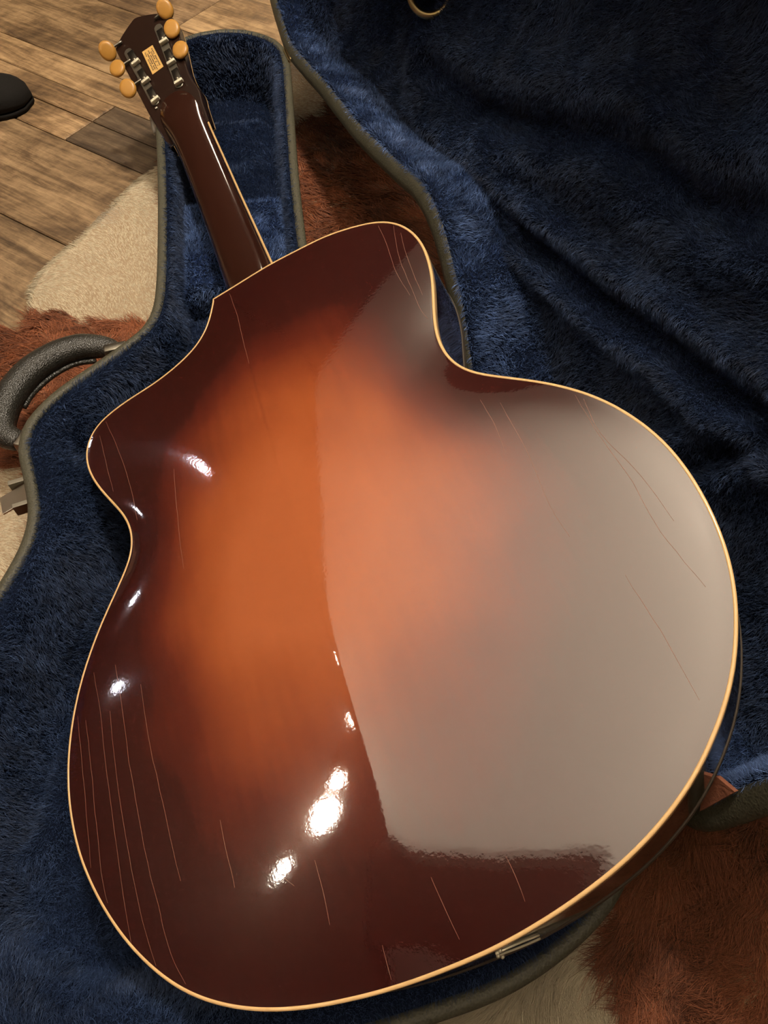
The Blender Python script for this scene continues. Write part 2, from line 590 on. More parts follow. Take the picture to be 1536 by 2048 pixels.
# floor planks: rows run along EF, stacked along EC
A33 = math.radians(-33.0)
EF = np.array([math.cos(A33), math.sin(A33), 0])
EC = np.array([-math.sin(A33), math.cos(A33), 0])
rows = [  # c0, c1, joints along the row, tone of each board
    (-4.0, 12.4, [-150, -60, 40], [(0.8, 0.8, 0.8), (0.7, 0.7, 0.7), (0.9, 0.9, 0.9), (0.8, 0.8, 0.8)]),
    (12.4, 28.5, [-120, -30, 70], [(0.9, 0.9, 0.9), (0.8, 0.8, 0.8), (0.7, 0.7, 0.7), (0.8, 0.8, 0.8)]),
    (28.5, 44.6, [-88.5, 20], [(0.80, 0.80, 0.78), (0.88, 0.86, 0.82), (0.8, 0.8, 0.8)]),
    (44.6, 60.8, [-165, 10], [(0.85, 0.82, 0.78), (0.88, 0.85, 0.80), (0.8, 0.8, 0.8)]),
    (60.8, 66.2, [-92.7, 30], [(1.35, 1.30, 1.22), (0.50, 0.50, 0.52), (0.9, 0.9, 0.9)]),
    (66.2, 70.9, [-92.7, 30], [(1.25, 1.2, 1.12), (0.48, 0.48, 0.50), (0.9, 0.9, 0.9)]),
    (70.9, 77.0, [-170, -20, 60], [(1.0, 1.0, 0.95), (1.25, 1.2, 1.1), (1.1, 1.05, 1.0), (1, 1, 1)]),
    (77.0, 93.4, [-190, -52, 60], [(0.9, 0.85, 0.8), (0.92, 0.88, 0.80), (1.3, 1.25, 1.15), (1.1, 1.1, 1.1)]),
    (93.4, 109.8, [-140, -101, 20], [(1.0, 1.0, 0.95), (0.95, 0.9, 0.85), (1.25, 1.2, 1.1), (1.1, 1.1, 1.1)]),
    (109.8, 126.2, [-160, -60, 60], [(1.0, 1.0, 0.95), (0.8, 0.8, 0.8), (1.1, 1.05, 1.0), (0.9, 0.9, 0.9)]),
    (126.2, 142.6, [-120, 0], [(1.0, 1.0, 0.95), (0.9, 0.88, 0.85), (0.9, 0.9, 0.9)]),
]
for c0, c1, joints, tones in rows:
    ends = [-230] + joints + [140]
    for k in range(len(ends) - 1):
        f0, f1 = ends[k], ends[k + 1]
        hw, hl = (c1 - c0) / 2 - 0.09, (f1 - f0) / 2 - 0.09
        # top edges slightly rounded: two stacked rectangles
        V = []
        for z, ins in ((-1.2, 0.0), (-0.14, 0.0), (0.0, 0.16)):
            V += [(-hl + ins, -hw + ins, z), (hl - ins, -hw + ins, z), (hl - ins, hw - ins, z), (-hl + ins, hw - ins, z)]
        F = [(3, 2, 1, 0), (8, 9, 10, 11)]
        for lv in (0, 4):
            F += [(lv + i, lv + (i + 1) % 4, lv + 4 + (i + 1) % 4, lv + 4 + i) for i in range(4)]
        cpos = EF * (f0 + f1) / 2 + EC * (c0 + c1) / 2
        o = mesh_ob("plank", V, F, M_FLOOR, None, smooth=False)
        o.parent = fl
        o.location = cpos * CM
        o.rotation_euler = (0, 0, A33)
        o.location.z += random.uniform(-0.0006, 0.0)
        o.color = (*tones[k], 1)

# ================================================================== COWHIDE RUG
edge_px = [(330, 318), (285, 345), (250, 378), (200, 428), (150, 478), (120, 500), (85, 532), (63, 560), (55, 592), (52, 640), (38, 672), (0, 706)]
edge = at_z(edge_px, 0.5)[:, :2]
rest = np.array([(-58, 72), (-74, 60), (-80, 35), (-66, 8), (-60, -24), (-30, -46), (10, -40), (46, -46), (74, -20), (70, 20), (84, 60), (66, 100), (30, 118), (4, 122)])
top = at_z([(690, 70), (575, 118), (470, 200)], 0.5)[:, :2]
rug_loop = smooth_curve(np.r_[edge, rest, top], 6, closed=True)
if 0.5 * np.sum(rug_loop[:, 0] * np.roll(rug_loop[:, 1], -1) - np.roll(rug_loop[:, 0], -1) * rug_loop[:, 1]) < 0:
    rug_loop = rug_loop[::-1]
rug_loop = resample(rug_loop, 260, True)
rc = np.array([0.0, 40.0])


def rug_z(X):
    return 0.30 + 0.18 * noise(X, 9.0, 3)


rings = []
for t in np.r_[np.linspace(0.02, 0.9, 26), 0.95, 0.985, 1.0]:
    q = rc + (rug_loop - rc) * t
    rings.append(np.c_[q, rug_z(q) if t < 0.99 else np.full(len(q), 0.03)])
RV, RF = loops_mesh(rings, True, True, False)
rug = tag(mesh_ob("cowhide_rug", RV, RF, M_HIDE), "reddish brown and cream cowhide rug lying under the guitar case", "rug")

# cream patches (outlined in floor centimetres)
cream1 = at_z([(345, 250), (345, 690), (300, 640), (262, 628), (215, 628), (175, 648), (140, 640), (115, 620), (92, 626), (72, 615), (58, 640), (30, 620), (30, 520), (120, 440), (230, 330)], 0.6)[:, :2]
cream2 = at_z([(560, 90), (700, 120), (655, 235), (636, 225), (600, 250), (575, 275), (540, 260)], 0.6)[:, :2]
cream3 = at_z([(-60, 952), (20, 944), (60, 940), (110, 990), (80, 1180), (-60, 1260)], 0.6)[:, :2]
cream4 = at_z([(1255, 1815), (1235, 1880), (1215, 1925), (1262, 1990), (1262, 2060), (1180, 2130), (900, 2150), (900, 1960), (1180, 1800)], 0.6)[:, :2]


def creaminess(X):
    Xn = X + np.c_[noise(X, 1.6, 21), noise(X, 1.6, 22)] * 0.8 + np.c_[noise(X, 5, 23), noise(X, 5, 24)] * 0.6
    return inside(Xn, cream1) | inside(Xn, cream2) | inside(Xn, cream3) | inside(Xn, cream4)


P, N = tri_sample(RV, RF[:-1] if len(RF[-1]) > 4 else RF, 105)
N[:] = (0, 0, 1)
k = in_view(P, 1400)
P, N = P[k], N[k]
px, d = to_px(P)
far_out = ~in_view(P, 110)
keep = rng.random(len(P)) < np.clip((50.0 / d) ** 2 * 1.15, 0.10, 1.0) * np.where(far_out, 0.16, 1.0)
P, N, d, far_out = P[keep], N[keep], d[keep], far_out[keep]
cr = creaminess(P[:, :2])
n = len(P)
# hair lies in swirls: cream flat to the left, brown longer and tousled
ang = 2.7 + 0.9 * noise(P[:, :2], 14, 31) + 0.8 * noise(P[:, :2], 4.0, 32)
ang[~cr] += 0.9 * noise(P[~cr, :2], 2.0, 33) + 0.3
rb = P[:, 1] < 25
ang[rb] = -2.3 + 0.9 * noise(P[rb, :2], 6, 34) + 0.7 * noise(P[rb, :2], 2.2, 35)
Tn = np.c_[np.cos(ang), np.sin(ang), np.zeros(n)]
length = np.where(cr, 0.75, 1.7) * (0.7 + 0.6 * rng.random(n))
length[rb] *= np.where(cr[rb], 3.2, 1.25)
lift = np.where(cr, np.where(rb, 0.22, 0.09), 0.42)
D = Tn * (1 - lift * 0.5)[:, None] + N * lift[:, None] + rng.normal(0, 0.10, (n, 3)) * np.where(cr, np.where(rb, 0.7, 0.45), 1.5)[:, None]
# clumps: strands drawn towards shared tips
cell = np.floor(P[:, :2] / 0.9 + np.c_[noise(P[:, :2], 0.7, 41), noise(P[:, :2], 0.7, 42)])
cc = np.c_[_hash(cell[:, 0].astype(np.int64), cell[:, 1].astype(np.int64), 0, 51), _hash(cell[:, 0].astype(np.int64), cell[:, 1].astype(np.int64), 1, 52)]
Bend = np.c_[cc * np.where(cr, 0.18, 0.5)[:, None], -0.10 - 0.18 * np.where(cr, 0.6, 1.0)]
rad = np.where(far_out, 2.2, 1.0) * 0.0165 * np.clip(d / 48.0, 0.8, 2.4) * (0.7 + 0.6 * rng.random(n))
br = np.array([0.300, 0.098, 0.040]) * (0.50 + 0.8 * rng.random(n) + 0.35 * noise(P[:, :2], 3.5, 61) + 0.3 * cc[:, 0])[:, None].clip(0.2, 2)
br[rb] *= np.array([0.80, 0.84, 0.98])
cream_t = np.array([0.56, 0.48, 0.335]) * (0.78 + 0.3 * rng.random(n) + 0.10 * noise(P[:, :2], 5, 62))[:, None]
grey = np.clip(noise(P[:, :2], 7, 63) * 1.6 - 0.25, 0, 1)[:, None] * (P[:, 1] > 50)[:, None]
cream_t = cream_t * (1 - grey) + cream_t * grey * np.array([0.72, 0.70, 0.78])
tint = np.where(cr[:, None], cream_t, br)
strands("fur", rug, P, D, Bend, length, rad, tint, M_FUR, 4)
print("rug strands", n)

# ================================================================== GUITAR CASE
half = np.array([(-2.6, 0), (-2.4, 5), (-2.0, 8.6), (-1.4, 12.5), (-0.3, 15.9), (1.4, 19.2), (3.6, 21.6), (7, 23.2), (12, 23.8), (17, 23.4), (22, 22), (26, 20.3),
                 (29.4, 18.6), (32.6, 17.4), (35.5, 17.1), (39, 17.8), (42.2, 18.6), (44.9, 18.4), (47, 17.3), (48.8, 15.8), (51, 13.3), (53.4, 10.6), (55.5, 8.7),
                 (58, 7.8), (62, 7.5), (70, 7.5), (80, 7.7), (95, 8.3), (102, 8.5), (105.5, 8.1), (108, 7.0), (110, 5.0), (111.2, 2.8), (111.7, 0)], float)
hs = smooth_curve(half, 10)
full = np.r_[hs, (hs * [1, -1])[::-1][1:-1]]           # (s, r), right side then back down the left
full = resample(full, 420, True)
EA = np.array([-0.143, 0.9897])                        # the case's own axis on the floor
EQ = np.array([0.9897, 0.143])
P0 = np.array([-6.14, 0.0])
RIMZ = 10.0


def base_xy(sr):
    sr = np.atleast_2d(sr)
    return P0 + sr[:, :1] * EA + sr[:, 1:] * EQ


loop_sr = full                                         # (s,r): seen from above EA x EQ is clockwise
# counter-clockwise order in the (EA,EQ) chart so that offset_loop goes inward
area = 0.5 * np.sum(loop_sr[:, 0] * np.roll(loop_sr[:, 1], -1) - np.roll(loop_sr[:, 0], -1) * loop_sr[:, 1])
if area < 0:
    loop_sr = loop_sr[::-1]


def neckness(s):
    return np.clip((s - 49) / 8.0, 0, 1)


case = tag(empty("guitar_case", (-10, 40, 0.4)), "open black guitar case with navy plush lining under the guitar", "guitar case")


def ring(off, z, lp=loop_sr):
    q = offset_loop(lp, off)
    return np.c_[base_xy(q), np.ones(len(q)) * z]


# outer shell of the base
shell = [ring(5.0, 0.75), ring(1.2, 0.75), ring(0.45, 1.1), ring(0.15, 2.0), ring(0.05, 5.0), ring(0.10, RIMZ - 1.3), ring(0.8, RIMZ - 1.3)]
V, F = loops_mesh(shell, True, True, False)
outward(mesh_ob("base_shell", V, F, M_TOLEX, case))
# rolled edge binding with a stitched groove
prof = [(0.10, -1.35), (-0.12, -1.25), (-0.16, -0.75), (-0.02, -0.70), (-0.02, -0.62), (-0.16, -0.56), (-0.14, -0.1), (0.0, 0.05), (0.25, 0.14), (0.55, 0.12), (0.80, 0.0), (0.9, -0.3), (0.9, -0.9)]
V, F = loops_mesh([ring(a, RIMZ + b) for a, b in prof])
base_rim = outward(mesh_ob("base_rim", V, F, M_RIM, case))

# padded plush lining: wall rings and floor
s_ = loop_sr[:, 0]
nk = neckness(s_)
wall = [(0.7, 9.75), (1.1, 10.0), (1.7, 10.0), (2.6, 9.4), (3.5, 8.0), (4.2, 6.2), (4.8, 4.4), (5.4, 3.0), (6.4, 2.0), (7.5, 1.6)]
rings = []
for k, (o_, z_) in enumerate(wall):
    f_ = 1 - 0.66 * nk
    wv = noise(np.c_[s_ * 1.0, loop_sr[:, 1]], 6.5, 71) * 0.55 + noise(np.c_[s_, loop_sr[:, 1]], 2.8, 72) * 0.25
    amt = np.clip((o_ - 1.1) / 2.5, 0, 1)
    rings.append(ring(0.7 + (o_ - 0.7) * f_ + wv * amt * (1 - 0.8 * nk), z_ - 0.35 * amt * wv))
LV, LF = loops_mesh(rings)
lin = mesh_ob("base_lining", LV, LF, M_LINING, case)
# face the cavity
nf = np.array(LF)
LFi = [tuple(f) for f in LF]


def facing(V, F, ref):
    """flip F so that most normals look towards ref (point or direction function)"""
    V = np.asarray(V)
    a, b, c = V[[f[0] for f in F]], V[[f[1] for f in F]], V[[f[2] for f in F]]
    nrm = np.cross(b - a, c - a)
    if np.mean(np.sum(nrm * (ref - a), 1) > 0) < 0.5:
        F = [tuple(reversed(f)) for f in F]
    return F


LF = facing(LV, LF, np.array([-10, 30, 60.0]))
plush(lin, LV, LF, 105, 0.62, (0.2, -0.5, -0.6), 100)


def case_floor_z(sr):
    X = base_xy(sr)
    z = 2.1 + 0.25 * noise(X, 7, 81) + 0.12 * noise(X, 2.5, 82)
    # a shallow trough where the padded floor meets the lower wall on the latch side
    dgap = seg_dist(sr, np.array([(31, -13.0), (25, -15.5), (20, -17.5), (14, -19.0)]))
    return z - 0.9 * np.exp(-(dgap / 1.6) ** 2) + 0.9 * np.exp(-((dgap - 3.0) / 1.3) ** 2)


ss = np.r_[np.linspace(0.4, 58, 100)]
Rs = np.interp(ss, hs[:, 0], hs[:, 1]) - 3.5 * (1 - 0.5 * neckness(ss))
Rs = np.minimum(Rs, np.interp(ss, hs[:, 0], hs[:, 1]) * 0.9)
cc_ = np.linspace(-1, 1, 60)
sr = np.stack([np.repeat(ss, 60), (Rs[:, None] * cc_[None, :]).ravel()], 1)
FV = np.c_[base_xy(sr), case_floor_z(sr)]
FF = facing(FV, grid_faces(100, 60), np.array([0, 30, 500.0]))
bf = mesh_ob("base_floor_pad", FV, FF, M_LINING, case)
plush(bf, FV, FF, 95, 0.62, (0.3, -0.6, 0), 130)


# pads inside the neck trough: rounded cushions with skirts
def cushion(name, s0, s1, wfun, z0, z1, rad, seed, dens, round_far=0.0, tone=1.0, nap=(0.1, -0.5, 0), length=0.55, slope=0.0):
    m_, n_ = 36, 26
    V = []
    for i in range(m_):
        a = i / (m_ - 1)
        for j in range(n_):
            b = j / (n_ - 1) * 2 - 1
            s = s0 + (s1 - s0) * a
            hw = wfun(s)
            if round_far > 0 and s > s1 - round_far:
                q = (s - (s1 - round_far)) / round_far
                hw = hw - round_far * (1 - math.sqrt(max(0, 1 - q * q)))
            r = hw * b
            # skirt: drop near the border
            e = min((s - s0), (s1 - s), hw * (1 - abs(b)) * 1.0)
            e = max(0.0, min(1.0, e / rad))
            z = z0 + (z1 - z0 + slope * a) * math.sqrt(1 - (1 - e) ** 2)
            V.append((s, r, z))
    V = np.array(V)
    V[:, 2] += 0.10 * noise(V[:, :2], 2.5, seed) * (V[:, 2] > z0 + 0.5)
    W = np.c_[base_xy(V[:, :2]), V[:, 2]]
    F_ = facing(W, grid_faces(m_, n_), np.array([-15, 70, 500.0]))
    o = mesh_ob(name, W, F_, M_LINING, case)
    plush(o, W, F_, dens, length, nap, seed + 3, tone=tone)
    return o


cushion("neck_rest_pad", 62.0, 77.5, lambda s: 5.9, 1.6, 7.6, 0.8, 150, 150, tone=3.4, nap=(0.05, -0.25, 0), length=0.6)  # raised tone: light on this pad put into its pile colour
cushion("compartment_cover", 77.8, 97.5, lambda s: 5.6, 1.6, 5.4, 0.6, 160, 150, round_far=3.0, tone=0.95)
cushion("head_end_pad", 97.8, 110.3, lambda s: 6.4, 1.4, 1.9, 0.5, 170, 90, round_far=5.0, tone=0.8)  # lowered tone: shade of the deep head end put into the pile
cushion("neck_shelf_pad", 53.0, 61.8, lambda s: 6.6 if s > 57 else 6.6 + (57 - s) * 0.7, 1.6, 5.6, 2.6, 180, 120, tone=1.0)

# ---- lid: the mirrored shell, hinged on the long side and standing open
HA_sr, HB_sr = np.array([12.0, 23.95]), np.array([103.0, 8.65])
HA = np.r_[base_xy(HA_sr)[0], RIMZ + 0.35]
HB = np.r_[base_xy(HB_sr)[0], RIMZ + 0.35]
hv = (HB - HA) / np.linalg.norm(HB - HA)               # along the hinge
perp = np.cross(hv, (0, 0, 1.0))                       # level, away from the base
if perp[0] < 0: perp = -perp
OPEN = math.radians(72.0)
wv_ = math.cos(OPEN) * perp + math.sin(OPEN) * np.array([0, 0, 1.0])     # across the lid, upwards
mv_ = math.sin(OPEN) * perp - math.cos(OPEN) * np.array([0, 0, 1.0])     # into the lid's depth
lid_pts = [(113.0, 6.0), (108.8, 3.4), (104.3, 1.6), (98.3, 0.35), (92.6, -0.25), (85, 0.8), (78.5, 1.9), (71, 2.9), (64.1, 3.9), (54.2, 6.0), (49.3, 7.1), (44.3, 6.9), (39.0, 5.2),
           (36, 4.0), (33, 2.4), (30, 1.1), (26, 0.4), (20, 0.2), (10, 0.2), (2, 0.2), (-3.5, 0.35), (-6.3, 1.3), (-7.4, 3.4), (-7.8, 8.1), (-8.6, 14), (-9.6, 20), (-9.2, 28), (-5, 37), (3, 43.5), (12, 46.8), (20, 46.2),
           (29, 41.5), (37, 37.4), (44, 36.6), (51, 37.8), (57, 36.0), (61.5, 30), (66, 24), (72, 20.8), (85, 19.4), (99, 18.2), (107, 17.2), (112, 14.6), (114.4, 10.2)]
lid_ad = resample(smooth_curve(np.array(lid_pts, float), 8, closed=True), 420, True)
if 0.5 * np.sum(lid_ad[:, 0] * np.roll(lid_ad[:, 1], -1) - np.roll(lid_ad[:, 0], -1) * lid_ad[:, 1]) < 0:
    lid_ad = lid_ad[::-1]


def lid_pt(ad, m):
    ad = np.atleast_2d(ad)
    return HA + ad[:, :1] * hv + ad[:, 1:] * wv_ + (np.ones(len(ad)) * m)[:, None] * mv_


def lring(off, m):
    return lid_pt(offset_loop(lid_ad, off), m)


LIDD = 7.2
V, F = loops_mesh([lring(0.8, 1.2), lring(0.10, 1.2), lring(0.02, 3.5), lring(0.2, LIDD + 0.4), lring(0.7, LIDD + 1.2), lring(3.5, LIDD + 1.3)], True, False, True)
outward(mesh_ob("lid_shell", V, F, M_TOLEX, case))
V, F = loops_mesh([lring(a * 1.9 if a > 0 else a, -b) for a, b in prof])
outward(mesh_ob("lid_rim", V, F, M_RIM, case))
lw = [(1.4, 0.35), (1.7, 0.15), (2.0, 0.3), (2.2, 1.0), (2.3, 2.4), (2.4, 3.9), (2.5, 5.4), (2.8, 6.2), (4.0, 6.5)]
rings = []
sl = lid_ad[:, 0]
for o_, m_ in lw:
    amt = np.clip((o_ - 1.1) / 1.2, 0, 1)
    wv2 = noise(lid_ad, 7.0, 91) * 0.3
    rings.append(lring(o_ + wv2 * amt, m_))
WV, WF = loops_mesh(rings)
mid = lid_pt(np.array([[40.0, 22.0]]), -30.0)[0]
WF = facing(WV, WF, mid)
ll = mesh_ob("lid_lining", WV, WF, M_LINING, case)
plush(ll, WV, WF, 105, 0.60, (0.1, -0.3, -0.3), 200, tone=2.5)  # raised tone: light falling on the lid's hinge wall painted into the pile

# lid back panel with folds in the plush
ss = np.linspace(-7.0, 112.0, 200)
near, far = np.zeros(200), np.zeros(200)
for i_, a_ in enumerate(ss):                            # where the line across the lid at a_ crosses its outline
    q0, q1 = lid_ad, np.roll(lid_ad, -1, 0)
    hit = (q0[:, 0] - a_) * (q1[:, 0] - a_) <= 0
    dd = q0[hit, 1] + (q1[hit, 1] - q0[hit, 1]) * (a_ - q0[hit, 0]) / np.where(abs(q1[hit, 0] - q0[hit, 0]) < 1e-9, 1e-9, q1[hit, 0] - q0[hit, 0])
    near[i_], far[i_] = dd.min() + 2.0, dd.max() - 2.0
far = np.maximum(far, near + 0.2)
cc_ = np.linspace(0, 1, 90)
ad = np.stack([np.repeat(ss, 90), (near[:, None] + (far - near)[:, None] * cc_[None, :]).ravel()], 1)
PANEL_P = lid_pt(np.array([[0.0, 0.0]]), 6.2)[0]


def px_to_lid(p):
    X = on_plane(p, PANEL_P, mv_)
    return np.c_[(X - HA) @ hv, (X - HA) @ wv_]


folds = [([(700, 150), (800, 249), (920, 359), (1006, 431), (1111, 517), (1222, 604), (1327, 671), (1423, 747), (1536, 824), (1640, 900)], 1.5, 0.8),
         ([(860, 130), (960, 210), (1100, 250), (1207, 268), (1327, 335), (1399, 398), (1495, 417), (1640, 430)], 1.3, 1.2),
         ([(1300, 960), (1384, 937), (1447, 906), (1536, 895), (1640, 880)], 0.9, 0.7)]
mm = 6.3 - 0.35 * noise(ad, 11, 95) - 0.15 * noise(ad, 4, 96)
for pts, depth, wd in folds:
    q = smooth_curve(px_to_lid(pts), 5)
    dd = seg_dist(ad, q)
    mm += depth * np.exp(-(dd / wd) ** 2) - 0.8 * depth * np.exp(-((dd - 2.4 * wd) / (1.6 * wd)) ** 2)
mm = np.minimum(mm, 7.9)
BV = lid_pt(ad, mm)
BF = facing(BV, grid_faces(200, 90), mid)
lp = mesh_ob("lid_panel", BV, BF, M_LINING, case)
plush(lp, BV, BF, 105, 0.55, (-0.1, -0.4, -0.7), 230, tone=0.92)
print("plush strands", PLUSH_COUNT[0])

# added reddish brown patch, standing in for rug seen past the lid's edge
X = on_plane([(1412, 1548), (1436, 1553), (1472, 1583), (1402, 1622)], HA - mv_ * 0.35, mv_)
tq = np.c_[(X - HA) @ hv, (X - HA) @ wv_]
tv = np.r_[lid_pt(tq, -0.45), lid_pt(tq, -0.15)]
tbo = outward(mesh_ob("rug_patch", tv, [(0, 1, 2, 3), (7, 6, 5, 4), (0, 4, 5, 1), (1, 5, 6, 2), (2, 6, 7, 3), (3, 7, 4, 0)], plain("rug_brown", (0.26, 0.09, 0.045), 0.9, bump=('N', 500, 0.6, 0.001)), case, smooth=False))
tag(tbo, "reddish brown patch standing in for the rug")

# ================================================================== GUITAR
GL = [(426, 598), (424, 612), (415, 650), (395, 688), (360, 725), (310, 765), (255, 800), (215, 830), (190, 855), (175, 885), (171, 910), (175, 935), (185, 958), (205, 985), (230, 1012), (250, 1035), (261, 1060), (264, 1085), (260, 1115), (248, 1145), (230, 1185), (205, 1240), (185, 1290), (165, 1350), (150, 1410), (140, 1470), (135, 1530), (136, 1590), (142, 1640), (155, 1700), (175, 1755), (205, 1815), (245, 1875), (290, 1925), (345, 1970), (400, 1998), (460, 2015), (520, 2022), (590, 2020), (660, 2010)]
GR = [(480, 565), (540, 528), (600, 497), (650, 472), (700, 455), (740, 445), (770, 442), (800, 448), (825, 463), (845, 487), (858, 520), (866, 560), (868, 610), (872, 660), (884, 695), (902, 720), (932, 740), (980, 750), (1040, 757), (1110, 768), (1180, 788), (1240, 816), (1300, 857), (1350, 906), (1392, 965), (1427, 1030), (1454, 1100), (1470, 1170), (1475, 1240), (1470, 1330), (1452, 1410), (1422, 1490), (1381, 1570), (1330, 1640), (1270, 1706), (1210, 1758), (1140, 1810), (1060, 1861), (980, 1904), (900, 1938), (820, 1968), (740, 1992)]
GO = np.array([-12.8777, 50.9867, 16.7188])
GU = np.array([0.30434, -0.95148, 0.04543])
GV = np.array([0.85694, 0.29430, 0.42312])
GN = np.array([-0.41596, -0.08984, 0.90493])
DEPTH = 6.8


def g_loc(X):
    X = np.atleast_2d(X)
    return np.c_[(X - GO) @ GU, (X - GO) @ GV, (X - GO) @ GN]


def g_world(q):
    q = np.atleast_2d(q)
    return GO + q[:, :1] * GU + q[:, 1:2] * GV + q[:, 2:3] * GN


def g_px(p, h=0.0):
    return g_loc(on_plane(p, GO + GN * h, GN))


guitar = empty("archtop_guitar", GO)
guitar.matrix_world = Matrix([[GU[i], GV[i], GN[i], GO[i] * CM] for i in range(3)] + [[0, 0, 0, 1]])
tag(guitar, "sunburst archtop guitar lying face down across the open case", "guitar")


def gmesh(name, V, F, mat, parent=None, smooth=True):
    return mesh_ob(name, V, F, mat, parent or guitar, smooth, local=True)


c_left = g_px(GL)[:, :2]
c_right = g_px(GR)[:, :2]
# smooth the long curves but keep the corner at the neck
cl = smooth_curve(np.r_[c_left, c_right[::-1][:3]], 6)
cr_ = smooth_curve(np.r_[c_left[:1], c_right], 6)
n_l = 6 * (len(c_left) - 1)
body = np.r_[cl[:n_l + 1], smooth_curve(np.r_[c_left[-1:], c_right[::-1], c_left[:1]], 6)[1:-1]]
# light smoothing along the loop, away from the corner
body = resample(body, 420, True)
for _ in range(10):
    sm = (np.roll(body, 1, 0) + np.roll(body, -1, 0) + 2 * body) / 4
    keepc = np.zeros(len(body), bool); keepc[:3] = True; keepc[-2:] = True
    body = np.where(keepc[:, None], body, sm)
if 0.5 * np.sum(body[:, 0] * np.roll(body[:, 1], -1) - np.roll(body[:, 0], -1) * body[:, 1]) < 0:
    body = body[::-1]


# the carved arch: a membrane pinned to the outline
def membrane(h):
    x0, y0 = body.min(0) - 2 * h
    nx, ny = int((body[:, 0].max() - x0) / h) + 3, int((body[:, 1].max() - y0) / h) + 3
    gx, gy = x0 + h * np.arange(nx), y0 + h * np.arange(ny)
    G = np.stack(np.meshgrid(gx, gy, indexing='ij'), -1)
    return G, inside(G.reshape(-1, 2), body).reshape(nx, ny), (x0, y0, h)


phi = None
for h in (1.6, 0.8, 0.4):
    G, ins, meta = membrane(h)
    if phi is None:
        new = np.zeros(ins.shape)
    else:
        fi = (G[..., 0] - pm[0]) / pm[2]; fj = (G[..., 1] - pm[1]) / pm[2]
        i0 = np.clip(fi.astype(int), 0, phi.shape[0] - 2); j0 = np.clip(fj.astype(int), 0, phi.shape[1] - 2)
        a, b = np.clip(fi - i0, 0, 1), np.clip(fj - j0, 0, 1)
        new = phi[i0, j0] * (1 - a) * (1 - b) + phi[i0 + 1, j0] * a * (1 - b) + phi[i0, j0 + 1] * (1 - a) * b + phi[i0 + 1, j0 + 1] * a * b
    phi = new * ins
    par = (np.add.outer(np.arange(phi.shape[0]), np.arange(phi.shape[1])) % 2).astype(bool)
    for it in range(400):
        for c in (par, ~par):
            nb = np.zeros_like(phi)
            nb[1:-1, 1:-1] = (phi[2:, 1:-1] + phi[:-2, 1:-1] + phi[1:-1, 2:] + phi[1:-1, :-2] + h * h) / 4
            sel = c & ins
            phi[sel] += 1.75 * (nb[sel] - phi[sel])
    pm = meta
for _ in range(6):
    phi = (phi + 0.5 * (np.roll(phi, 1, 0) + np.roll(phi, -1, 0) + np.roll(phi, 1, 1) + np.roll(phi, -1, 1))) / 3
phi /= phi.max()


def sample_phi(q):
    """cubic B-spline look-up (twice smooth, so reflections stay clean)"""
    fi = (q[:, 0] - pm[0]) / pm[2]; fj = (q[:, 1] - pm[1]) / pm[2]
    i0 = np.floor(fi).astype(int); j0 = np.floor(fj).astype(int)
    a, b = fi - i0, fj - j0

    def wts(t): return ((1 - t) ** 3 / 6, (3 * t ** 3 - 6 * t ** 2 + 4) / 6, (-3 * t ** 3 + 3 * t ** 2 + 3 * t + 1) / 6, t ** 3 / 6)
    wa, wb = wts(a), wts(b)
    out = np.zeros(len(q))
    for m_ in range(4):
        for n_ in range(4):
            out += wa[m_] * wb[n_] * phi[np.clip(i0 + m_ - 1, 0, phi.shape[0] - 1), np.clip(j0 + n_ - 1, 0, phi.shape[1] - 1)]
    return out


ARCH, ARCHP = 2.1, 1.0


def arch_h(q):
    ph = np.clip(sample_phi(q), 0, None)
    ridge = 0.042 * (np.sqrt(q[:, 1] ** 2 + 0.25 ** 2) - 0.25)      # the two halves meet in a faint ridge
    k_ = np.clip(ph, 0, 1)
    return ARCH * ph ** ARCHP - ridge * k_ * k_ * (3 - 2 * k_)


GC = np.array([27.0, 0.0])
_ba = np.arctan2(body[:, 1] - GC[1], body[:, 0] - GC[0])
_bo = np.argsort(_ba)
_ba, _br = _ba[_bo], np.linalg.norm(body - GC, axis=1)[_bo]
_bh = arch_h(body)[_bo]


def arch_s(q):
    """arch height brought exactly to zero at the outline"""
    d_ = q - GC
    an = np.arctan2(d_[:, 1], d_[:, 0])
    t_ = np.linalg.norm(d_, axis=1) / np.interp(an, _ba, _br, period=2 * math.pi)
    return arch_h(q) - np.interp(an, _ba, _bh, period=2 * math.pi) * np.clip(t_, 0, 1) ** 10


tt = np.r_[np.linspace(0.0, 0.92, 70)[1:], 0.94, 0.955, 0.97, 0.982]
loops = [np.c_[GC + (body - GC) * t, arch_s(GC + (body - GC) * t)] for t in tt]
last = np.c_[offset_loop(body, 0.14), np.full(len(body), 0.02)]
loops.append(last)
V, F = loops_mesh(loops)
cidx = len(V)
V = np.r_[V, [[GC[0], GC[1], arch_s((GC + 1e-4)[None])[0]]]]
nb_ = len(body)
F += [(cidx, i, (i + 1) % nb_) for i in range(nb_)]
F = [tuple(f) for f in F]
back = outward(gmesh("back_plate", V, F, M_BURST))
if sum(p.normal.z for p in back.data.polygons) < 0:
    back.data.flip_normals()
# sunburst strength per vertex
x, y = V[:, 0], V[:, 1]
de = seg_dist(V[:, :2], body, True)
def sstep(a_, b_, t_):
    t_ = np.clip((t_ - a_) / (b_ - a_), 0, 1)
    return t_ * t_ * (3 - 2 * t_)


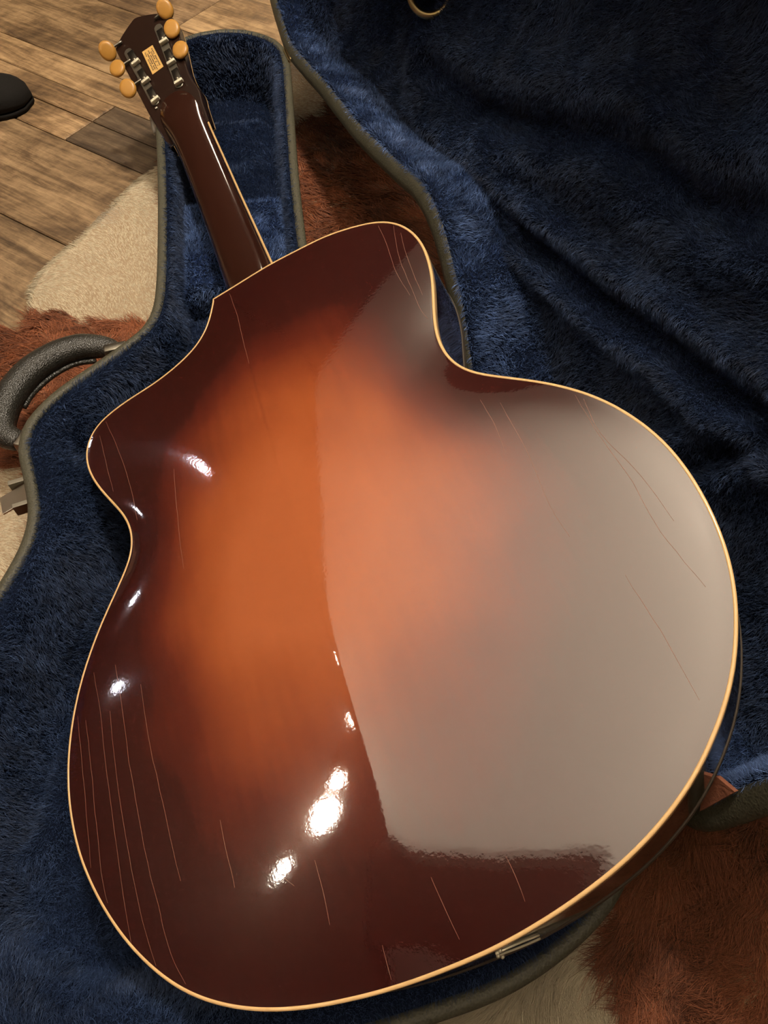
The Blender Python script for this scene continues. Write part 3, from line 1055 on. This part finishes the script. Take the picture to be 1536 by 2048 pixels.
wob = 0.07 * noise(V[:, :2], 8.0, 301) + 0.05 * noise(V[:, :2], 3.5, 302)
q1 = np.sqrt(((x - 28) / np.where(x > 28, 22.5, 19.5)) ** 2 + (y / np.where(y > 0, 19.0, 16.5)) ** 2) + wob
bu = 1.0 - sstep(0.0, 1.22, q1)
bu = bu + 0.20 * np.exp(-(((x - 12) / 7) ** 2 + ((y - 2) / 7) ** 2))
bu = np.clip(bu * 1.12, 0, 1) * sstep(-2.0, 6.5, de) + 0.02
bu *= 1 - 0.06 * np.exp(-(y / 0.07) ** 2)
at = back.data.attributes.new("burst", 'FLOAT', 'POINT')
at.data.foreach_set("value", np.clip(bu, 0, 1).astype(np.float32))


def surf(p):
    """pixels -> points on the arched back (guitar frame)"""
    q = g_px(p)
    for _ in range(8):
        h_ = arch_s(q[:, :2])
        r = rays(p)
        P_ = np.stack([GO + GN * hh for hh in h_])
        t = (((P_ - CAMP) * GN).sum(1)) / (r @ GN)
        q = g_loc(CAMP + r * t[:, None])
    return q


# fine cracks in the lacquer
cracks = [[(231, 1330), (244, 1411), (258, 1522), (268, 1580), (292, 1710), (312, 1792), (341, 1905), (371, 1968)],
          [(281, 1369), (300, 1488), (316, 1562), (345, 1694), (362, 1762)],
          [(188, 1345), (203, 1443), (212, 1535), (218, 1580), (234, 1694), (247, 1792), (263, 1892)],
          [(220, 1422), (232, 1545), (240, 1600), (263, 1736), (289, 1857), (312, 1932)],
          [(155, 1432), (164, 1522), (169, 1580), (182, 1736)],
          [(172, 1440), (183, 1540), (192, 1640), (205, 1760), (216, 1806)],
          [(757, 451), (775, 494), (791, 541), (820, 591)], [(787, 451), (798, 513), (818, 564), (841, 619), (857, 638)],
          [(802, 466), (814, 513), (845, 591)], [(459, 587), (474, 630), (484, 673), (498, 728)],
          [(1150, 791), (1195, 864), (1265, 965), (1321, 1063), (1412, 1174)], [(1167, 798), (1202, 867), (1279, 948), (1349, 1042)],
          [(1000, 805), (1052, 899), (1098, 1007), (1140, 1073)], [(1011, 1713), (1029, 1745), (1051, 1803)],
          [(863, 1754), (890, 1815), (919, 1879)], [(212, 843), (242, 913), (263, 983), (275, 1040)], [(200, 871), (212, 925), (227, 983)],
          [(348, 938), (351, 985), (357, 1050), (367, 1138)], [(553, 1712), (572, 1735), (566, 1752), (588, 1772)], [(630, 1720), (648, 1790), (660, 1850)], [(440, 1640), (452, 1700), (470, 1775)], [(960, 800), (990, 850), (1010, 905)], [(765, 1890), (775, 1930), (783, 1960)], [(1250, 1150), (1320, 1260), (1400, 1400)]]
parts = []
for c in cracks:
    q = surf(smooth_curve(np.array(c, float), 6))
    q[:, 1] += 0.03 * noise(q[:, :2], 0.9, 3)
    T = np.gradient(q, axis=0); T /= np.linalg.norm(T, axis=1)[:, None]
    S = np.c_[-T[:, 1], T[:, 0], np.zeros(len(T))]
    wd = 0.012 * (0.6 + 0.4 * np.sin(np.linspace(0, math.pi, len(q))))[:, None]
    q[:, 2] += 0.012
    Vc = np.r_[q - S * wd, q + S * wd]
    m_ = len(q)
    parts.append((Vc, [(i, i + 1, m_ + i + 1, m_ + i) for i in range(m_ - 1)]))
ck = gmesh("lacquer_cracks", *join(parts), M_CRACK)
tag(ck, "fine pale cracks running along the lacquer", kind="stuff")

# sides, bindings and the front plate
b0 = lambda off, z: np.c_[offset_loop(body, off), np.full(len(body), z)]
V, F = loops_mesh([b0(0.02, -0.5), b0(0.0, -1.2), b0(0.0, -3.4), b0(0.0, -5.6), b0(0.02, -DEPTH + 0.45)])
outward(gmesh("side", V, F, M_SIDE))
bp_ = [(0.16, -0.10), (0.15, 0.02), (0.10, 0.045), (0.0, 0.03), (-0.045, -0.02), (-0.05, -0.12), (-0.05, -0.5), (-0.02, -0.56), (0.08, -0.56)]
V, F = loops_mesh([b0(a, z) for a, z in bp_])
outward(gmesh("back_binding", V, F, M_BIND))
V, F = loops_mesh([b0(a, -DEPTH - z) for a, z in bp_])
outward(gmesh("front_binding", V, F, plain("dark_front_binding", (0.06, 0.045, 0.03), 0.6)))  # front binding set far darker than the back one
loops = []
for t in np.linspace(0.04, 1.0, 30):
    q = GC + (offset_loop(body, 0.1) - GC) * t
    loops.append(np.c_[q, -DEPTH - 0.9 * arch_h(q) * (t < 0.99)])
V, F = loops_mesh(loops, True, True, False)
outward(gmesh("front_plate", V, F, M_SIDE))

# neck: centre line, half widths and back profile along u
nu = np.array([2.0, -1.0, -3.0, -5.0, -8.0, -14.0, -20.0, -26.0, -31.0, -34.0, -36.0, -38.0, -40.0, -43.0])
nl = np.array([-2.65, -2.65, -2.62, -2.60, -2.55, -2.50, -2.52, -2.62, -2.75, -2.95, -3.25, -3.6, -3.9, -4.1])
nr = np.array([2.75, 2.72, 2.70, 2.65, 2.50, 2.32, 2.12, 1.95, 1.80, 1.72, 1.75, 1.85, 2.0, 2.2])
ne = -6.3 + (-nu) * 0.058                                # height of the neck's edges
nbk = np.array([4.6, 4.3, 3.2, 2.6, 2.25, 2.05, 1.95, 1.88, 1.84, 1.82, 1.76, 1.60, 1.53, 1.50])
uu = np.r_[np.linspace(2.0, -43.0, 74)]
srt = nu[::-1]
ip = lambda a: np.interp(uu, srt, a[::-1])
L_, R_, E_, K_ = ip(nl), ip(nr), ip(ne), ip(nbk)
for arr in (L_, R_, E_, K_):
    for _ in range(4):
        arr[1:-1] = (arr[:-2] + 2 * arr[1:-1] + arr[2:]) / 4
a = np.linspace(0, math.pi, 25)
loops = []
for i in range(len(uu)):
    c, hw = (L_[i] + R_[i]) / 2, (R_[i] - L_[i]) / 2
    pr = np.c_[np.full(25, uu[i]), c + hw * np.sign(np.cos(a)) * np.abs(np.cos(a)) ** 0.85, E_[i] + K_[i] * np.sin(a) ** 0.80]
    loops.append(pr)
V, F = loops_mesh(loops, True, True, True)
outward(gmesh("neck", V, F, M_NECK))
# fingerboard and its cream edge lines
sel = uu > -37.2
loops = []
for i in np.where(sel)[0]:
    loops.append(np.array([(uu[i], L_[i] + 0.05, E_[i]), (uu[i], R_[i] - 0.05, E_[i]), (uu[i], R_[i] - 0.05, E_[i] - 0.55), (uu[i], L_[i] + 0.05, E_[i] - 0.55)]))
V, F = loops_mesh(loops, True, True, True)
outward(gmesh("fingerboard", V, F, M_FRETB, smooth=False))
for side in (0, 1):
    loops = []
    for i in np.where(sel)[0]:
        e = (L_ if side == 0 else R_)[i]
        o_ = -1 if side == 0 else 1
        loops.append(np.array([(uu[i], e - 0.06 * o_, E_[i] + 0.02), (uu[i], e + 0.10 * o_, E_[i] + 0.02), (uu[i], e + 0.10 * o_, E_[i] - 0.22), (uu[i], e - 0.06 * o_, E_[i] - 0.22)]))
    V, F = loops_mesh(loops, True, True, True)
    outward(gmesh("fingerboard_binding", V, F, M_BIND, smooth=False))
# heel cap piece under the corner of the back
V, F = box((-0.9, -0.4, -1.6), (0.7, 0, 0), (0, 1.7, 0), (0, 0, 0.9))
bevel(gmesh("heel", V, F, M_NECK), 0.5, 3)

# headstock plane, angled back
HANG = math.radians(15)
HP0 = GO - 37 * GU - 3.5 * GN
HN = math.cos(HANG) * GN + math.sin(HANG) * GU
HU = math.cos(HANG) * GU - math.sin(HANG) * GN


def h_px(p, h=0.0):
    X = on_plane(p, HP0 + HN * h, HN)
    return np.c_[(X - HP0) @ HU, (X - HP0) @ GV, (X - HP0) @ HN]


def h_g(q):
    """headstock frame -> guitar frame"""
    q = np.atleast_2d(q)
    X = HP0 + q[:, :1] * HU + q[:, 1:2] * GV + q[:, 2:3] * HN
    return g_loc(X)


hout = h_px([(296, 226), (274, 184), (254, 145), (233, 105), (231, 96), (242, 73), (263, 42), (275, 33), (304, 27), (319, 27), (346, 36), (358, 66), (367, 105), (374, 135), (384, 158), (398, 178), (404, 200)])[:, :2]
tail = np.array([(2.6, 1.9), (2.6, -3.6), (0.3, -3.95)])
hl = np.r_[hout, tail]
hl = np.r_[smooth_curve(hout[:5], 4)[:-1], smooth_curve(hout[4:], 4), tail]
if 0.5 * np.sum(hl[:, 0] * np.roll(hl[:, 1], -1) - np.roll(hl[:, 0], -1) * hl[:, 1]) < 0:
    hl = hl[::-1]
lo = lambda off, z: h_g(np.c_[offset_loop(hl, off), np.full(len(hl), z)])
V, F = loops_mesh([lo(0.0, -1.45), lo(0.0, -0.15), lo(0.06, -0.04), lo(0.18, 0.0)], True, True, True)
outward(gmesh("headstock", V, F, M_HEAD, smooth=False))
V, F = loops_mesh([lo(-0.03, -1.35), lo(-0.03, -1.55), lo(0.2, -1.55)], True, False, True)
outward(gmesh("headstock_veneer", V, F, M_BIND, smooth=False))

# paper label with a few rows of dark print
m = plain("amber_label_paper", (0.62, 0.37, 0.11), 0.5)
lab = h_g(np.c_[h_px([(305, 90), (327, 133), (305, 149), (284, 104)], 0.02)[:, :2], np.full(4, 0.02)])
lab2 = h_g(np.c_[h_px([(305, 90), (327, 133), (305, 149), (284, 104)], 0.02)[:, :2], np.full(4, 0.005)])
lo_ = gmesh("paper_label", np.r_[lab, lab2], [(3, 2, 1, 0), (0, 1, 5, 4), (1, 2, 6, 5), (2, 3, 7, 6), (3, 0, 4, 7)], m, smooth=False)
lc = h_px([(305, 90), (327, 133), (305, 149), (284, 104)], 0.02)[:, :2]
ink = []
for row in range(5):                                    # five rows of small dark characters
    y0 = 0.14 + row * 0.155
    xx = 0.10 + (0.10 if row % 2 else 0.0)
    while xx < (0.88 if row != 2 else 0.95):
        wch = random.uniform(0.028, 0.05)
        if random.random() > 0.14:
            hch = random.uniform(0.085, 0.105)
            cs = [(xx, y0), (xx + wch, y0), (xx + wch, y0 + hch), (xx, y0 + hch)]
            q = [lc[0] * (1 - p) * (1 - q_) + lc[1] * p * (1 - q_) + lc[2] * p * q_ + lc[3] * (1 - p) * q_ for p, q_ in cs]
            ink.append((h_g(np.c_[np.array(q), np.full(4, 0.028)]), [(3, 2, 1, 0)]))
        xx += wch + random.uniform(0.012, 0.03)
gmesh("label_print", *join(ink), plain("label_ink", (0.05, 0.03, 0.015), 0.6), lo_, smooth=False)
tag(lo_, "small amber paper label with dark print")

# tuning machines: two strips, housings, shafts, buttons, posts
strips = [([(256, 104), (310, 203)], [(271, 124), (291, 161), (310, 199)], [(215, 102), (235, 137), (256, 177)], -1),
          ([(316, 55), (358, 168)], [(327, 82), (342, 124), (357, 163)], [(330, 19), (344, 58), (361, 100)], 1)]
for ends, bars, btns, sd in strips:
    e = h_px(ends, 0.1)[:, :2]
    ax = (e[1] - e[0]) / np.linalg.norm(e[1] - e[0]); sx = np.array([-ax[1], ax[0]])
    # plate with rounded ends
    outl = []
    for k_, (c, s0) in enumerate(((e[1], 1), (e[0], -1))):
        for t in np.linspace(-math.pi / 2, math.pi / 2, 7):
            outl.append(c + s0 * (ax * math.cos(t) * 0.55 + sx * math.sin(t) * 0.55))
    outl = np.array(outl)
    if 0.5 * np.sum(outl[:, 0] * np.roll(outl[:, 1], -1) - np.roll(outl[:, 0], -1) * outl[:, 1]) < 0: outl = outl[::-1]
    pl = lambda off, z: h_g(np.c_[offset_loop(outl, off), np.full(len(outl), z)])
    V, F = loops_mesh([pl(0, -0.02), pl(0, 0.09), pl(0.05, 0.13)], True, False, True)
    strip = outward(gmesh("tuner_plate", V, F, M_NICKEL_D, smooth=False))
    for k_, bpx in enumerate(bars):
        c = h_px([bpx], 0.4)[0, :2]
        # housing cover between the bars
        q = np.r_[c - ax * 1.15, 0.27]
        V, F = box((0, 0, 0), np.r_[ax * 0.95, 0], np.r_[sx * 0.44, 0], (0, 0, 0.16))
        bevel(gmesh("gear_cover", h_g(np.array(V) + q), F, M_COVER, strip), 0.06)
        q = np.r_[c, 0.34]
        V, F = box((0, 0, 0), np.r_[ax * 0.21, 0], np.r_[sx * 0.56, 0], (0, 0, 0.26))
        bevel(gmesh("cross_bar", h_g(np.array(V) + q), F, M_BAR, strip), 0.10, 3)
        V, F = lathe(h_g(np.r_[c - ax * 0.55, 0.3][None])[0], (h_g(np.r_[c, 1.0][None]) - h_g(np.r_[c, 0.0][None]))[0], [(0.16, 0), (0.17, 0.14), (0.10, 0.2)], 10)
        gmesh("screw", V, F, M_NICKEL, strip, smooth=False)
    for k_, bpx in enumerate(btns):
        bc = h_px([bpx], 0.45)[0]
        # shaft to the plate: the plate position level with the button
        t = (bc[:2] - e[0]) @ ax
        pc = e[0] + ax * t
        out = (bc[:2] - pc) / np.linalg.norm(bc[:2] - pc)
        dirv = np.r_[out, 0.0]
        p0, p1 = np.r_[pc, 0.22], np.r_[bc[:2] - out * 0.5, 0.42]
        V, F = tube(h_g(np.linspace(p0, p1, 6)), [0.17, 0.17, 0.16, 0.15, 0.17, 0.24], 10)
        outward(gmesh("tuner_shaft", V, F, M_NICKEL_D, strip))
        # oval button, its face turned a little differently on each shaft
        rot = [0.75, 0.1, 0.35, -0.65, -0.25, -0.1][k_ + (0 if sd < 0 else 3)]
        nrm = np.cross(dirv, (0, 0, 1.0))
        axA = dirv                                  # along the shaft
        axB = math.cos(rot) * nrm + math.sin(rot) * np.array([0, 0, 1.0])
        axC = np.cross(axA, axB)
        cc = np.r_[bc[:2], 0.45]
        loops = []
        for ph in np.linspace(-math.pi / 2, math.pi / 2, 13)[1:-1]:
            # superellipse-like pill: thick centre, rounded rim
            th = np.linspace(0, 2 * math.pi, 28, endpoint=False)
            rr = np.cos(ph) ** 0.45
            zz = math.sin(ph) * 0.36
            loops.append(cc + rr * (1.02 * np.cos(th)[:, None] * axA + 1.18 * np.sin(th)[:, None] * axB) + zz * axC)
        V, F = loops_mesh([h_g(l) for l in loops], True, True, True)
        outward(gmesh("tuner_button", V, F, M_BUTTON))
        # post with string windings on the playing side
        pp = np.r_[pc + (-out) * 0.15, -1.5]
        axn = (h_g(np.r_[pc, -1.0][None]) - h_g(np.r_[pc, 0.0][None]))[0]
        V, F = lathe(h_g(pp[None])[0], axn, [(0.42, 0.0), (0.42, 0.1), (0.25, 0.16), (0.25, 1.5), (0.2, 1.6)], 12)
        post = gmesh("string_post", V, F, M_NICKEL)
        th = np.linspace(0, 2 * math.pi * 4, 60)
        hel = np.c_[pp[0] + 0.31 * np.cos(th), pp[1] + 0.31 * np.sin(th), pp[2] - 0.3 - th / (2 * math.pi) * 0.11]
        V, F = tube(h_g(hel), 0.05, 5, up=(0.1, 0.2, 1))
        gmesh("string_winding", V, F, M_NICKEL, post)
# small screw below the bass strip and a clear string-end sleeve beside the nut
c = h_px([(313, 216)], 0.05)[0]
V, F = lathe(h_g(c[None])[0], (h_g((c + [0, 0, 1])[None]) - h_g(c[None]))[0], [(0.18, -0.05), (0.18, 0.06), (0.1, 0.12)], 12)
gmesh("plate_screw", V, F, M_NICKEL)
q = np.array([h_g(h_px([p], -1.6))[0] for p in ((303, 236), (308, 252), (312, 268))])
V, F = tube(q, [0.28, 0.36, 0.30], 8)
m, nt, bb = new_mat("clear_sleeve")
bb.inputs["Base Color"].default_value = (0.75, 0.70, 0.62, 1); bb.inputs["Roughness"].default_value = 0.15
bb.inputs["Transmission Weight"].default_value = 0.6
outward(gmesh("string_end_sleeve", V, F, m))

# tailpiece bracket wrapping the tail end: two polished rods with ball screws
def on_side(p, out=0.12):
    """where the pixel's sight line meets the side wall, a little proud of it"""
    best = None
    for h_ in np.linspace(-0.7, -DEPTH + 0.2, 60):
        q = g_px([p], h_)[0]
        d_ = seg_dist(q[None, :2], body, True)[0] * (-1 if inside(q[None, :2], body)[0] else 1)
        if best is None or abs(d_ - out) < best[0]:
            best = (abs(d_ - out), q)
    return best[1]


rods = []
for pts in (((1000, 1903), (1022, 1893), (1045, 1883), (1078, 1870)), ((998, 1910), (1022, 1901), (1048, 1891), (1080, 1877))):
    rods.append(tube(smooth_curve(np.array([on_side(p) for p in pts]), 4), 0.06, 8))
V, F = join(rods)
tl = outward(gmesh("tailpiece", V, F, M_BAR))
for p in ((998, 1899), (992, 1904), (994, 1910), (1003, 1912)):
    c = on_side(p, 0.10)
    V, F = lathe(c - [0.0, 0, 0.08], (0.6, 0.4, 0.7), [(0.04, 0), (0.10, 0.05), (0.11, 0.11), (0.05, 0.18)], 10)
    gmesh("ball_screw", V, F, M_BAR, tl)

# ================================================================== CASE HARDWARE
# handle: thick padded grip bowed away from the base
hz = 6.2
hp = at_z([(232, 702), (205, 694), (160, 695), (110, 712), (60, 745), (22, 790), (2, 835), (8, 868), (42, 884)], hz)
hp = smooth_curve(hp, 5)
R = np.interp(np.linspace(0, 1, len(hp)), [0, 0.08, 0.25, 0.5, 0.75, 0.92, 1], [0.85, 1.1, 1.45, 1.55, 1.5, 1.15, 0.9])
V, F = tube(hp, R, 16, squash=0.85)
M_HANDLE = plain("black_pebbled_leather", (0.022, 0.021, 0.017), 0.36, spec=0.6, bump=('V', 760, 0.6, 0.0008))
handle = outward(mesh_ob("handle", V, F, M_HANDLE, case))
for p in ((236, 704), (46, 888)):
    c = at_z([p], hz)[0]
    inw = np.r_[base_xy([(42, -10)])[0], hz] - c
    inw[2] = 0; inw /= np.linalg.norm(inw)
    sd = np.cross(inw, (0, 0, 1))
    V, F = box(c + inw * 0.6, inw * 0.5, sd * 1.1, (0, 0, 1.4))
    bevel(mesh_ob("handle_bracket", V - root_loc(handle), F, M_NICKEL_D, handle, local=True), 0.15)
# inner edge piping of the grip with stitch heads
pin = at_z([(192, 722), (150, 728), (105, 752), (68, 785), (48, 815)], hz - 0.6)
V, F = tube(smooth_curve(pin, 5), 0.26, 8)
mesh_ob("handle_piping", V - root_loc(handle), F, M_HANDLE, handle, local=True)


def latch(px, sc=1.0):
    c = at_z([px], 8.2)[0]
    d2 = np.linalg.norm(base_xy(loop_sr) - c[:2], axis=1)
    i = int(np.argmin(d2))
    T = base_xy(loop_sr[(i + 3) % 420][None])[0] - base_xy(loop_sr[i - 3][None])[0]
    T = np.r_[T / np.linalg.norm(T), 0]
    out = np.array([T[1], -T[0], 0])
    if out @ (c - np.r_[base_xy([(30, 0)])[0], 8]) < 0: out = -out
    b = np.r_[base_xy(loop_sr[i][None])[0], 8.6]
    up = np.array([0, 0, 1.0])
    V, F = box(b + out * 0.18 - up * 1.2, T * 2.0, out * 0.10, up * 1.7)
    lt = mesh_ob("latch", V, F, M_NICKEL, case, smooth=False)
    bevel(lt, 0.05)
    rl = root_loc(lt)
    # hasp: a bent strap hanging open, with side cheeks
    V, F = box(b + out * 1.6 - up * 1.0 - T * 0.2, T * 0.9, out * 1.35 + up * -0.45, up * 0.09 + out * 0.03)
    bevel(mesh_ob("hasp", V - rl, F, M_NICKEL, lt, smooth=False, local=True), 0.04)
    for sgn in (-1, 1):
        V, F = box(b + T * (1.25 * sgn - 0.2) + out * 0.95 - up * 0.9, T * 0.22, out * 0.9, up * 0.6)
        bevel(mesh_ob("cheek", V - rl, F, M_NICKEL_D, lt, smooth=False, local=True), 0.04)
    V, F = tube(np.array([b + out * 0.55 - T * 1.2 - up * 0.75, b + out * 0.55 + T * 1.2 - up * 0.75]), 0.16, 10)
    mesh_ob("pin", V - rl, F, M_NICKEL, lt, local=True)
    return lt


latch((28, 985))


def hinge(a_along):
    c = HA + hv * a_along
    V, F = tube(np.linspace(c - hv * 1.6, c + hv * 1.6, 7), 0.22, 12)
    hg = mesh_ob("hinge", V, F, M_BRASS, case)
    rl = root_loc(hg)
    V, F = box(c - perp * 0.35 - np.array([0, 0, 0.55]), hv * 1.5, perp * 0.06, (0, 0, 0.55))
    mesh_ob("hinge_leaf", V - rl, F, M_BRASS, hg, smooth=False, local=True)
    V, F = box(c + wv_ * 0.2 + mv_ * 0.7, hv * 1.5, wv_ * 0.05, mv_ * 0.7)
    mesh_ob("hinge_leaf", V - rl, F, M_BRASS, hg, smooth=False, local=True)


hinge(np.linalg.norm(HB - HA) + 0.2)
hinge(26.0)
# brass eyelet in the lid's plush
c = on_plane([(862, -22)], PANEL_P - mv_ * 1.2, mv_)[0]
e1 = np.array([-0.30, -0.85, 0.43])
e1 /= np.linalg.norm(e1)
e2 = np.cross(e1, (0, 0, 1.0)); e2 /= np.linalg.norm(e2)
e3 = np.cross(e1, e2)
a = np.linspace(0, 2 * math.pi, 33)[:-1]
circ = np.array([c + 2.2 * (math.cos(t) * e2 + math.sin(t) * e3) for t in np.r_[a, a[:1]]])
V, F = tube(circ, 0.38, 10, up=e1)
ey = mesh_ob("lid_eyelet", V, F, M_BRASS, case)

# ================================================================== SLIPPER AT THE LEFT
tip = at_z([(66, 196)], 0.6)[0]
axd = np.array([-0.985, -0.17, 0]); sdv = np.array([-0.17, 0.985, 0])
nx = 30
slip = empty("slipper", tip + axd * 13)
slip_l = []
sole_l = []
for i in range(nx):
    t = i / (nx - 1)
    wd = 4.3 * (1 - (1 - min(1, t / 0.22)) ** 2.4) ** 0.5 if t < 0.22 else 4.3 - 0.9 * max(0, (t - 0.35)) * 1.2
    if t > 0.9: wd *= math.sqrt(max(0.0, 1 - ((t - 0.9) / 0.1) ** 2)) * 0.999 + 0.001
    ht = 3.0 * (1 - (1 - min(1, t / 0.18)) ** 2.2) ** 0.5 + 1.6 * min(1, max(0, (t - 0.2) / 0.35))
    if t > 0.9: ht *= 1 - 0.5 * (t - 0.9) / 0.1
    wd, ht = max(wd, 0.25), max(ht, 0.9)
    c = tip + axd * (26 * t)
    th = np.linspace(0, math.pi, 17)
    slip_l.append(np.array([c + sdv * wd * math.copysign(abs(math.cos(q)) ** 0.8, math.cos(q)) + np.array([0, 0, 1.0]) * (0.3 + (ht - 0.3) * math.sin(q) ** 0.8) for q in th]))
    sole_l.append(np.array([c + sdv * (wd + 0.15), c - sdv * (wd + 0.15), c - sdv * (wd + 0.15) - [0, 0, 0.55], c + sdv * (wd + 0.15) - [0, 0, 0.55]]) + [0, 0, 0.05])
V, F = loops_mesh(slip_l, True, True, True)
V[:, 2] = np.maximum(V[:, 2], 0.5)
outward(mesh_ob("upper", V, F, M_SHOE, slip))
V, F = loops_mesh(sole_l, True, True, True)
outward(mesh_ob("sole", V + [0, 0, 0.0], F, M_SHOE, slip))
tag(slip, "toe of a black slipper on the wood floor at the left edge", "slipper")

# ================================================================== LAMPS (out of the frame, some seen in the lacquer, the floor lamps added)
def uplighter(x, y, zt, aim, power):
    """added, unseen floor lamp whose tilted shade throws its light at the ceiling"""
    lamp = empty("added_uplight", (x, y, 0))  # added out of view to brighten the ceiling; no such lamp known
    V, F = lathe((x, y, 0), (0, 0, 1), [(14, 0.1), (14, 1.4), (12, 2.2), (2, 3.0), (1.2, 4)], 28)
    mesh_ob("lamp_base", V, F, M_LAMP, lamp)
    V, F = tube(np.array([(x, y, 3.0), (x, y, zt - 6)]), 1.1, 10, up=(1, 0, 0))
    mesh_ob("pole", V, F, M_LAMP, lamp)
    head = np.array([x, y, zt], float)
    dv = np.asarray(aim, float) - head
    dv /= np.linalg.norm(dv)
    V, F = lathe(head - dv * 8, dv, [(2.5, 0), (6, 2), (9, 9), (10.5, 16), (10.1, 16), (8.6, 9.2), (5.6, 2.6), (2.0, 1.2)], 28)
    mesh_ob("lamp_shade", V, F, M_LAMP, lamp)
    ld = bpy.data.lights.new("bulb", 'SPOT')
    ld.energy = power
    ld.color = (1.0, 0.85, 0.68)
    ld.spot_size = math.radians(88)
    ld.spot_blend = 0.9
    ld.shadow_soft_size = 0.05
    lb = bpy.data.objects.new("bulb", ld)
    COL.objects.link(lb)
    lb.parent = lamp
    lb.location = (head + dv * 4 - np.array([x, y, 0])) * CM
    lb.rotation_euler = Vector(dv.tolist()).to_track_quat('-Z', 'Y').to_euler()
    return lamp


tag(uplighter(150, 170, 120, (-85, 75, RZ), UPLIGHT_POWER), "added unseen bronze floor lamp behind the open lid, shade turned up", "lamp")
tag(uplighter(170, -110, 120, (-95, 40, RZ), UPLIGHT_POWER), "added unseen bronze floor lamp on the right, nearer the viewer, shade turned up", "lamp")

# recessed spotlight in the ceiling, above and behind the case
sp = empty("ceiling_spotlight", (10, 108, RZ))
V, F = lathe((10, 108, RZ - 1.2), (0, 0, 1), [(12.4, 1.15), (14, 1.1), (14.2, 0.4), (13.4, 0.0), (12.5, 0.1), (12.2, 0.9)], 36)
mesh_ob("trim_ring", V, F, M_NICKEL_D, sp)
tag(sp, "round recessed ceiling spotlight above the guitar case", "lamp")
ld = bpy.data.lights.new("spot_bulb", 'SPOT')
ld.energy = DOWNLIGHT_POWER
ld.color = (1.0, 0.90, 0.76)
ld.spot_size = math.radians(110); ld.spot_blend = 0.8; ld.shadow_soft_size = 0.12
lb = bpy.data.objects.new("spot_bulb", ld)
COL.objects.link(lb)
lb.parent = sp
lb.location = (0, 0, -0.02)

# lantern standing low by the far wall
M_LANT = emit_mat("lit_lantern_glass", (1.0, 0.84, 0.62), GLOBE_GLOW * 0.28)
lt_ = empty("lantern", (4, 300, 0))
V, F = lathe((4, 300, 0), (0, 0, 1), [(16, 0.1), (16, 2), (5, 4), (2, 8), (2, 58), (9, 60), (9, 61)], 24)
mesh_ob("stand", V, F, M_LAMP, lt_)
V, F = lathe((4, 300, 61.2), (0, 0, 1), [(8, 0), (11, 6), (12, 14), (11, 22), (7, 28), (5, 30)], 24)
mesh_ob("globe", V, F, M_LANT, lt_)
V, F = lathe((4, 300, 91.3), (0, 0, 1), [(6, 0), (6.5, 1), (3, 3), (1, 5)], 20)
mesh_ob("cap", V, F, M_LAMP, lt_)
tag(lt_, "glowing globe lantern on a stand by the far wall", "lamp")

# globes of a wall light on the left wall
M_GLOBE = emit_mat("lit_globe_glass", (1.0, 0.88, 0.70), GLOBE_GLOW)
wl = empty("wall_light", (RX0 + 1, 10, 190))
V, F = tube(smooth_curve(np.array([(RX0 + 1.2, -56, 142), (RX0 + 1.2, -36, 175), (RX0 + 1.2, 14, 207), (RX0 + 1.2, 70, 223)], float), 8), 1.2, 8, up=(1, 0, 0))
mesh_ob("back_bar", V, F, M_LAMP, wl)
for y_, z_, r_ in ((-50, 150, 3.2), (-36, 175, 8), (-22, 187, 4.0), (14, 207, 3.6), (64, 221, 2.6)):
    V, F = tube(np.array([(RX0 + 2, y_, z_), (RX0 + 9, y_, z_)]), 1.2, 10)
    mesh_ob("arm", V, F, M_LAMP, wl)
    V, F = lathe((RX0 + 8 + r_, y_, z_ - r_), (0, 0, 1), [(r_ * math.sin(q), r_ * (1 - math.cos(q))) for q in np.linspace(0.12, math.pi - 0.12, 14)], 24)
    mesh_ob("globe", V, F, M_GLOBE, wl)
tag(wl, "five-globe wall light high on the left wall", "lamp")

# small cool-white bulbs strung low along the same wall
M_MINI = emit_mat("lit_small_bulb", (0.86, 0.88, 1.0), GLOBE_GLOW * 0.8)
st = empty("string_lights", (RX0 + 4, 110, 70))
bul = [(67, 54), (112, 34), (166, 78)]
V, F = tube(smooth_curve(np.array([(RX0 + 3, 20, 110), (RX0 + 3, 67, 58), (RX0 + 3, 112, 38), (RX0 + 3, 166, 82), (RX0 + 3, 205, 120), (RX0 + 3, 240, 140)], float), 6), 0.3, 6)
mesh_ob("cable", V, F, M_LAMP, st)
for y_, z_ in bul:
    r_ = 1.9
    V, F = lathe((RX0 + 4.5, y_, z_ - r_), (0, 0, 1), [(r_ * math.sin(q), r_ * (1 - math.cos(q))) for q in np.linspace(0.2, math.pi - 0.2, 10)], 16)
    mesh_ob("bulb", V, F, M_MINI, st)
tag(st, "string of three small white bulbs along the left wall", "string lights")
